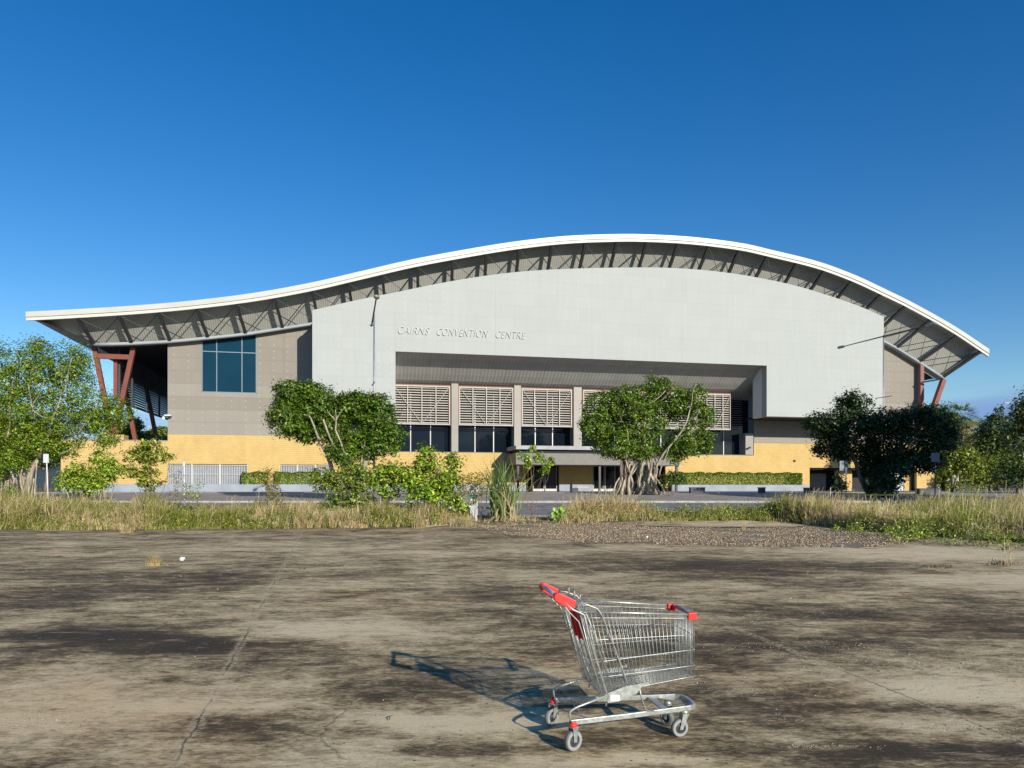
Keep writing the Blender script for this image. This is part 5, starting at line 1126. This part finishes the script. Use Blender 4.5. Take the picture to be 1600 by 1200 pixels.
# white bollard with cyan band, green box behind
b = W(740.5, 806, 34.8); b.z = gz(34.8); t_ = thing('marker_post', 'square white marker post with a cyan band near its top among the bushes', 'marker post', b)
zt = (W(740, 758, 34.8)-b).z; z1, z2 = (W(740, 779, 34.8)-b).z, (W(740, 773, 34.8)-b).z
obj('shaft', MB().box((-.17, -.1, -.05), (.17, .1, z1)), M_whiteP, t_, bevel=.015); obj('band', MB().box((-.172, -.102, z1+.002), (.172, .102, z2)), mat('cyan_band', (.02, .30, .36), .5), t_); obj('top', MB().box((-.17, -.1, z2+.002), (.17, .1, zt)), M_whiteP, t_, bevel=.015)
b = W(702, 806, 36.0); b.z = gz(36.0); t_ = thing('utility_box', 'small pale green utility cabinet half hidden in the bushes', 'utility box', b)
obj('cabinet', MB().box((-.22, -.15, 0), (.22, .15, .62)), mat('pale_green', (.34, .62, .50), .5, var=.06), t_, bevel=.02); obj('lid', MB().box((-.24, -.17, .623), (.24, .17, .67)), mat('pale_green_lid', (.38, .66, .54), .5), t_, bevel=.01)
# yellow bollard and low rail
M_yp = mat('yellow_paint', (.80, .52, .04), .5, var=.1)
b = W(1367.5, 784, 46.4); b.z = gz(46.4)+.1; t_ = thing('bollard', 'short thick yellow bollard under the dark fig', 'bollard', b); zt = (W(1367, 771.5, 46.4)-b).z
obj('tube', MB().lathe([(.115, 0), (.115, max(.4, zt)), (.10, max(.4, zt)+.02), (.001, max(.4, zt)+.03)], n=16), M_yp, t_, smooth=True); obj('base_ring', MB().lathe([(.14, 0), (.14, .04), (.116, .05)], n=16), M_dark, t_)
a, b = W(1312, 777, 46.9), W(1452, 777, 46.9); t_ = thing('barrier_rail', 'low thin yellow rail running behind the yellow bollard', 'barrier', (a.x, 46.9, gz(46.9)+.1)); H = a.z-gz(46.9)-.1
H = max(.32, H); obj('rail', MB().box((0, -.04, H-.04), (b.x-a.x, .04, H+.05)), M_yp, t_)
for q in (0.1, 1.9, 3.8, 5.5): obj('leg', MB().box((q, -.03, -.02), (q+.06, .03, H-.043)), M_yp, t_)
# low seats on the footpath
def seat(px, d, w_, label, table=False):
    b = W(px, 770, d); b.z = gz(d)+.1; t_ = thing('block_seat', label, 'bench', b, group='low block seats on the footpath'); m = M_dark2
    obj('block', MB().box((-w_/2, -.3, -.02), (w_/2, .3, .42)), m, t_, bevel=.03); obj('plinth', MB().box((-w_/2+.08, -.22, -.05), (w_/2-.08, .22, -.021)), M_dark, t_)
    if table: obj('slab_top', MB().box((w_*.2, -.35, .44), (w_*.2+1.0, .35, .52)), M_lgrey, t_, bevel=.02)
    else: obj('slab_top', MB().box((-w_/2-.03, -.33, .423), (w_/2+.03, .33, .48)), m, t_, bevel=.02)
M_dark2 = mat('shaded_seat_concrete', (.07, .08, .10), .7, var=.1)  # blue black tone puts the shade on the seats into their colour
seat(898, 61, .55, 'small dark block with a pale slab beside it, in front of the canopy', True); seat(1089, 61, 1.2, 'long dark block seat on the footpath, right of the middle fig'); seat(1190, 61, .45, 'narrow dark block seat below the long hedge'); seat(1450, 58, 1.7, 'dark block seat in front of the yellow end wall'); seat(1262, 60, .5, 'small dark block seat at the left corner of the brown roller door')

mb = MB()
for (px, py, rx, ry, n, an) in ((660, 1008, .26, .22, 46, 1.05), (610, 1160, .5, .12, 34, .5), (560, 1150, .3, .1, 14, .6), (1240, 1125, .2, .2, 12, .9), (1130, 1085, .14, .12, 14, .7), (120, 1030, .4, .15, 8, .35), (1140, 918, .5, .2, 16, .1)):
    X_, Y_ = gp(px, py)
    for i in range(n):
        x_, y_ = X_+random.gauss(0, rx*.6), Y_+random.gauss(0, ry*.6); l_ = random.uniform(.015, .06); a_2 = an+random.gauss(0, .18); w_2 = random.uniform(.0015, .004); dx, dy = math.cos(a_2)*l_, math.sin(a_2)*l_; nx2, ny2 = -math.sin(a_2)*w_2, math.cos(a_2)*w_2
        mb.face([(x_-dx, y_-dy, .0095), (x_+nx2*-1, y_-ny2, .0095), (x_+dx, y_+dy, .0095), (x_+nx2, y_+ny2, .0095)])
struct(obj('scrape_marks', mb, mat('scraped_concrete', (.66, .58, .44), .9, var=.2, vscale=20)))
# ------------------------------------------------------------------ the shopping cart
ANG = math.atan2(.144, .9895)
cart = thing('shopping_cart', 'abandoned wire shopping cart with red handle ends, standing alone on the stained slab', 'shopping cart', (.342, 5.08, .006), ANG)
M_cred = mat('red_plastic', (.72, .035, .03), .38, var=.06, vscale=8); M_cred2 = mat('dark_red_plastic', (.50, .014, .022), .4, var=.1, vscale=8)
M_tyre = mat('grey_rubber', (.15, .165, .155), .75, var=.15, vscale=30); M_rim = mat('pale_rim', (.30, .31, .305), .5, var=.1, vscale=30); M_hub = mat('dark_hub', (.05, .05, .055), .5, .3)
def top_z(a): return .905+(a-.07)/(.87-.07)*(.853-.905)
def hw_top(a): return .272+(a-.07)/.8*(.195-.272)
def P3(q, r, side):         # side wall of the basket: q 0 rear..1 front, r 0 bottom..1 top
    at, ab = .075+(.872-.075)*q, .215+(.885-.215)*q
    zt, zb_ = .905+(.853-.905)*q, .350+(.430-.350)*q; ht, hb = .272+(.195-.272)*q, .235+(.172-.235)*q
    return Vector((ab+(at-ab)*r, side*(hb+(ht-hb)*r), zb_+(zt-zb_)*r))
R1 = .0023
hw = MB()
for side in (-1, 1):
    wires = MB(); n = 27
    for i in range(n+1):
        q = i/n; wires.tube([P3(q, -.02, side), P3(q, 1, side)], R1, 5)
    for (zr_, zf) in ((.865, .828), (.714, .716), (.565, .614), (.464, .505), (.352, .432)):
        rr_ = (zr_-.35)/(.905-.35); rf = (zf-.43)/(.853-.43); k = 9
        wires.tube([P3(j/k, rr_+(rf-rr_)*j/k, side)+Vector((0, side*.004, 0)) for j in range(k+1)], .0031, 6)
    obj('side_wires', wires, M_galv, cart, smooth=True)
fw_ = MB(); n = 14
for i in range(n+1): q = i/n; fw_.tube([P3(1, 0, -1).lerp(P3(1, 0, 1), q), P3(1, 1, -1).lerp(P3(1, 1, 1), q)], R1, 5)
for r_ in (.92, .675, .435, .18, .005): fw_.tube([P3(1, r_, -1)+Vector((.004, 0, 0)), P3(1, r_, 1)+Vector((.004, 0, 0))], .0031, 6)
obj('front_wires', fw_, M_galv, cart, smooth=True)
bt = MB(); n = 17
for i in range(n+1): q = i/n; bt.tube([P3(0, 0, -1).lerp(P3(0, 0, 1), q), P3(1, 0, -1).lerp(P3(1, 0, 1), q)], R1, 5)
n = 34
for i in range(n+1): q = i/n; bt.tube([P3(q, 0, -1)+Vector((0, 0, -.004)), P3(q, 0, 1)+Vector((0, 0, -.004))], R1, 5)
for q in (.04, .35, .65, .98): bt.tube([P3(q, 0, -1)+Vector((0, 0, -.010)), P3(q, 0, 1)+Vector((0, 0, -.010))], .004, 6)
obj('basket_floor', bt, M_galv, cart, smooth=True)
# top rails and red corner pieces
tr_ = MB()
for side in (-1, 1): tr_.tube([P3(0, 1, side), P3(1, 1, side)], .008, 8)
tr_.tube([P3(1, 1, -1), P3(1, 1, 1)], .009, 8); obj('top_rail', tr_, M_galv, cart, smooth=True)
for side in (-1, 1):
    c_ = P3(1, 1, side); m_ = MB().box((c_.x-.045, c_.y-(.017 if side < 0 else .017), c_.z-.034), (c_.x+.016, c_.y+.017, c_.z+.016)); m_.box((c_.x-.016, c_.y-side*.0175-(.03 if side > 0 else 0), c_.z-.034), (c_.x+.0155, c_.y-side*.0175+(.03 if side < 0 else 0), c_.z+.0155))
    obj('corner_cap', m_, M_cred, cart, bevel=.005)
obj('front_bar_sleeve', MB().tube([P3(1, 1, -1)+Vector((0, .04, .001)), P3(1, 1, 1)+Vector((0, -.04, .001))], .0125, 10), mat('grey_sleeve', (.22, .24, .26), .5), cart, smooth=True)
# rear gate, hanging at a slant, doubled with the folded child seat
gt = MB()
def G(r, y, off=0.0): at, ab = .055+off, .205+off; zt, zb_ = .935, .352; return Vector((ab+(at-ab)*r, y*(.238+(.262-.238)*r), zb_+(zt-zb_)*r))
n = 15
for i in range(n+1): y_ = -1+2*i/n; gt.tube([G(0, y_), G(1, y_)], R1, 5)
for r_ in (0.0, .30, .62, 1.0): gt.tube([G(r_, -1), G(r_, 1)], .0032, 6)
for y_ in (-1, 1): gt.tube([G(-.03, y_), G(1.03, y_)], .0045, 6)
obj('rear_gate', gt, M_galv, cart, smooth=True)
cs = MB()
for i in range(11): y_ = -.85+1.7*i/10; cs.tube([G(.42, y_, .035), G(1.02, y_, .035)], R1, 5)
for r_ in (.42, .7, 1.02): cs.tube([G(r_, -.88, .035), G(r_, .88, .035)], .0032, 6)
for y_ in (-.88, .88): cs.tube([G(.42, y_, .035), G(1.02, y_, .035)], .004, 6)
for y_ in (-.75, -.1, .55):
    p = G(1.02, y_, .035); cs.tube([p+Vector((0, -.012, 0)), p+Vector((-.008, -.014, .055)), p+Vector((-.008, .0, .075)), p+Vector((-.008, .014, .055)), p+Vector((0, .012, 0))], .0032, 6)
obj('child_seat_frame', cs, M_galv, cart, smooth=True)
fl = MB()
for (ya, yb_) in ((-.96, -.56), (-.54, -.14), (-.12, .28)):
    P_ = [G(.60, ya, -.012), G(.60, yb_, -.012), G(.955, yb_, -.012), G(.955, ya, -.012)]; k = len(fl.v); o_ = Vector((.009, 0, .002)); fl.v += [tuple(p) for p in P_]+[tuple(p+o_) for p in P_]
    fl.f += [(k, k+1, k+2, k+3), (k+7, k+6, k+5, k+4), (k, k+4, k+5, k+1), (k+1, k+5, k+6, k+2), (k+2, k+6, k+7, k+3), (k+3, k+7, k+4, k)]
obj('child_seat_flap', fl, M_cred2, cart, bevel=.003)
for y_ in (-.55, -.13): 
    obj('flap_rib', MB().beam(G(.60, y_, -.020), G(.955, y_, -.020), .012, .014), M_cred, cart)
# handle
ha = -.085; hz = 1.005; obj('handle_bar', MB().tube([(ha, -.235, hz), (ha, .235, hz)], .0145, 12), mat('handle_sleeve', (.45, .49, .55), .35, .3, var=.1), cart, smooth=True)
for side in (-1, 1):
    hb_ = MB(); pr = [(ha-.026, hz+.004), (ha-.012, hz+.024), (ha+.014, hz+.024), (ha+.125, hz-.028), (ha+.105, hz-.088), (ha+.085, hz-.09), (ha-.02, hz-.024)]
    hb_.prism(pr, side*.262-.016, side*.262+.016); hb_.tube([(ha, side*.246, hz), (ha, side*.205, hz)], .021, 12); obj('handle_bracket', hb_, M_cred, cart, bevel=.007)
for side in (-1, 1):
    fr2 = MB(); s_ = side*.272
    # bent rod: handle bracket -> kink above the side -> down along the basket side
    fr2.tube([(ha+.10, s_, hz-.035), (.10, side*.280, .955), (.175, side*.284, .925), (.205, side*.280, .885), (.300, side*.262, .655), (.392, side*.238, .425), (.405, side*.232, .385), (.385, side*.228, .362), (.36, side*.23, .375)], .0048, 8)
    fr2.tube([(ha+.045, s_, hz-.035), (ha+.10, s_, hz-.085), (.09, side*.275, .885), (.12, side*.265, .76), (.262, side*.238, .33), (.25, side*.232, .27)], .0075, 8)
    fr2.tube([(ha+.015, s_, hz-.02), (ha+.075, s_, hz-.10), (.055, side*.268, .84), (.215, side*.245, .36)], .0045, 8)
    fr2.tube([(ha+.05, s_, hz-.08), (.10, side*.275, .90), (.14, side*.272, .80), (.285, side*.25, .40)], .0035, 6)
    obj('upright_rods', fr2, M_galv, cart, smooth=True)
# side plates under the basket
for side in (-1, 1):
    pl = MB(); pr = [(.245, .352), (.258, .292), (.33, .298), (.455, .345), (.50, .40), (.545, .405), (.54, .425), (.46, .408), (.38, .398)]
    pl.prism(pr, side*.236-.003, side*.236+.003); o = obj('side_plate', pl, M_galv, cart)
    pl = MB().box((.275, side*.240+(-.0008 if side < 0 else -.0002), .303), (.340, side*.240+(.0002 if side < 0 else .0008), .345)); obj('white_sticker', pl, M_whiteP, o)
# lower frame: two rails narrowing to the front, rounded front end
low = []
for side in (-1, 1): low.append([Vector((.00, side*.255, .180)), Vector((.40, side*.205, .190)), Vector((.80, side*.150, .205))])
fa = [low[0][-1], Vector((.865, -.140, .207)), Vector((.905, -.112, .208)), Vector((.917, -.06, .209)), Vector((.917, .06, .209)), Vector((.905, .112, .208)), Vector((.865, .140, .207)), low[1][-1]]
m_ = MB(); pts = low[0][:-1]+fa+low[1][:-1][::-1]
for a, b in zip(pts[:-1], pts[1:]): m_.beam(a-(b-a).normalized()*.002, b+(b-a).normalized()*.002, .022, .034)
obj('lower_frame', m_, M_galv, cart, bevel=.003)
m_ = MB(); m_.beam((.69, -.165, .200), (.69, .165, .200), .05, .008); m_.beam((.74, -.158, .198), (.905, -.02, .196), .03, .006); m_.beam((.74, .158, .198), (.905, .02, .196), .03, .006); obj('cross_plate', m_, M_galv, cart)
sw = MB()
for side in (-1, 1):
    sw.tube([(.005, side*.262, .165), (-.004, side*.262, .245), (.006, side*.262, .262), (.05, side*.26, .282), (.262, side*.24, .345)], .0078, 8)
    sw.tube([(.475, side*.232, .385), (.50, side*.215, .30), (.535, side*.195, .215), (.60, side*.186, .207)], .006, 8)
sw.tube([(.12, -.235, .172), (.12, .235, .172)], .004, 6)
obj('support_rods', sw, M_galv, cart, smooth=True)
def caster(a, s_, head, R_, piv, red=True):
    """caster: pivot at piv (a,s), wheel contact at (a,s_)"""
    H = Matrix.Translation((a, s_, R_)) @ Matrix.Rotation(head, 4, 'Z')
    def T(m_): m_.v = [tuple(H @ Vector(p)) for p in m_.v]; return m_
    wh = obj('wheel', T(MB().lathe([(R_*.62, -.014), (R_*.80, -.0150), (R_*.94, -.0145), (R_, -.009), (R_, .009), (R_*.94, .0145), (R_*.80, .0150), (R_*.62, .014)], axis='Y', n=32)), M_tyre, cart, smooth=True)
    obj('rim', T(MB().lathe([(R_*.90, -.0150), (R_*.90, -.0165), (R_*.62, -.0170), (R_*.60, -.010), (R_*.60, .010), (R_*.62, .0170), (R_*.90, .0165), (R_*.90, .0150)], axis='Y', n=28)), M_rim, wh, smooth=False)
    obj('hub', T(MB().lathe([(R_*.55, -.010), (R_*.30, -.013), (R_*.2, -.018), (.001, -.018), (.001, .018), (R_*.2, .018), (R_*.30, .013), (R_*.55, .010)], axis='Y', n=20)), M_hub, wh)
    loc = H.inverted() @ Vector((piv[0], piv[1], R_)); px_, zt = loc.x, .155-R_
    fk = MB()
    for y_ in (-.024, .024):
        k = [(-.012, -.008), (.012, -.008), (px_+.022, zt), (px_-.022, zt)]; fk.prism(k, y_-.0015, y_+.0015)
    fk.box((px_-.024, -.0255, zt-.003), (px_+.024, .0255, zt+.004)); fk.tube([(0, -.029, 0), (0, .029, 0)], .007, 8)
    obj('fork', T(fk), M_galv, cart)
    col = MB().lathe([(.024, zt+.004), (.028, zt+.010), (.028, zt+.022), (.018, zt+.028), (.016, zt+.04)], (px_, 0, 0), n=18); obj('collar', T(col), M_cred if red else M_galv, cart, smooth=True)
caster(.018, -.272, math.radians(28), .068, (.010, -.258)); caster(-.020, .252, math.radians(38), .066, (.0, .26))
caster(.805, -.108, math.radians(8), .062, (.845, -.135), False); caster(.800, .125, math.radians(-62), .060, (.835, .135), False)
for o in cart.children_recursive if hasattr(cart, 'children_recursive') else []: pass

# ------------------------------------------------------------------ tidy names and finish
bpy.context.view_layer.update()
SC.cycles.use_adaptive_sampling = True
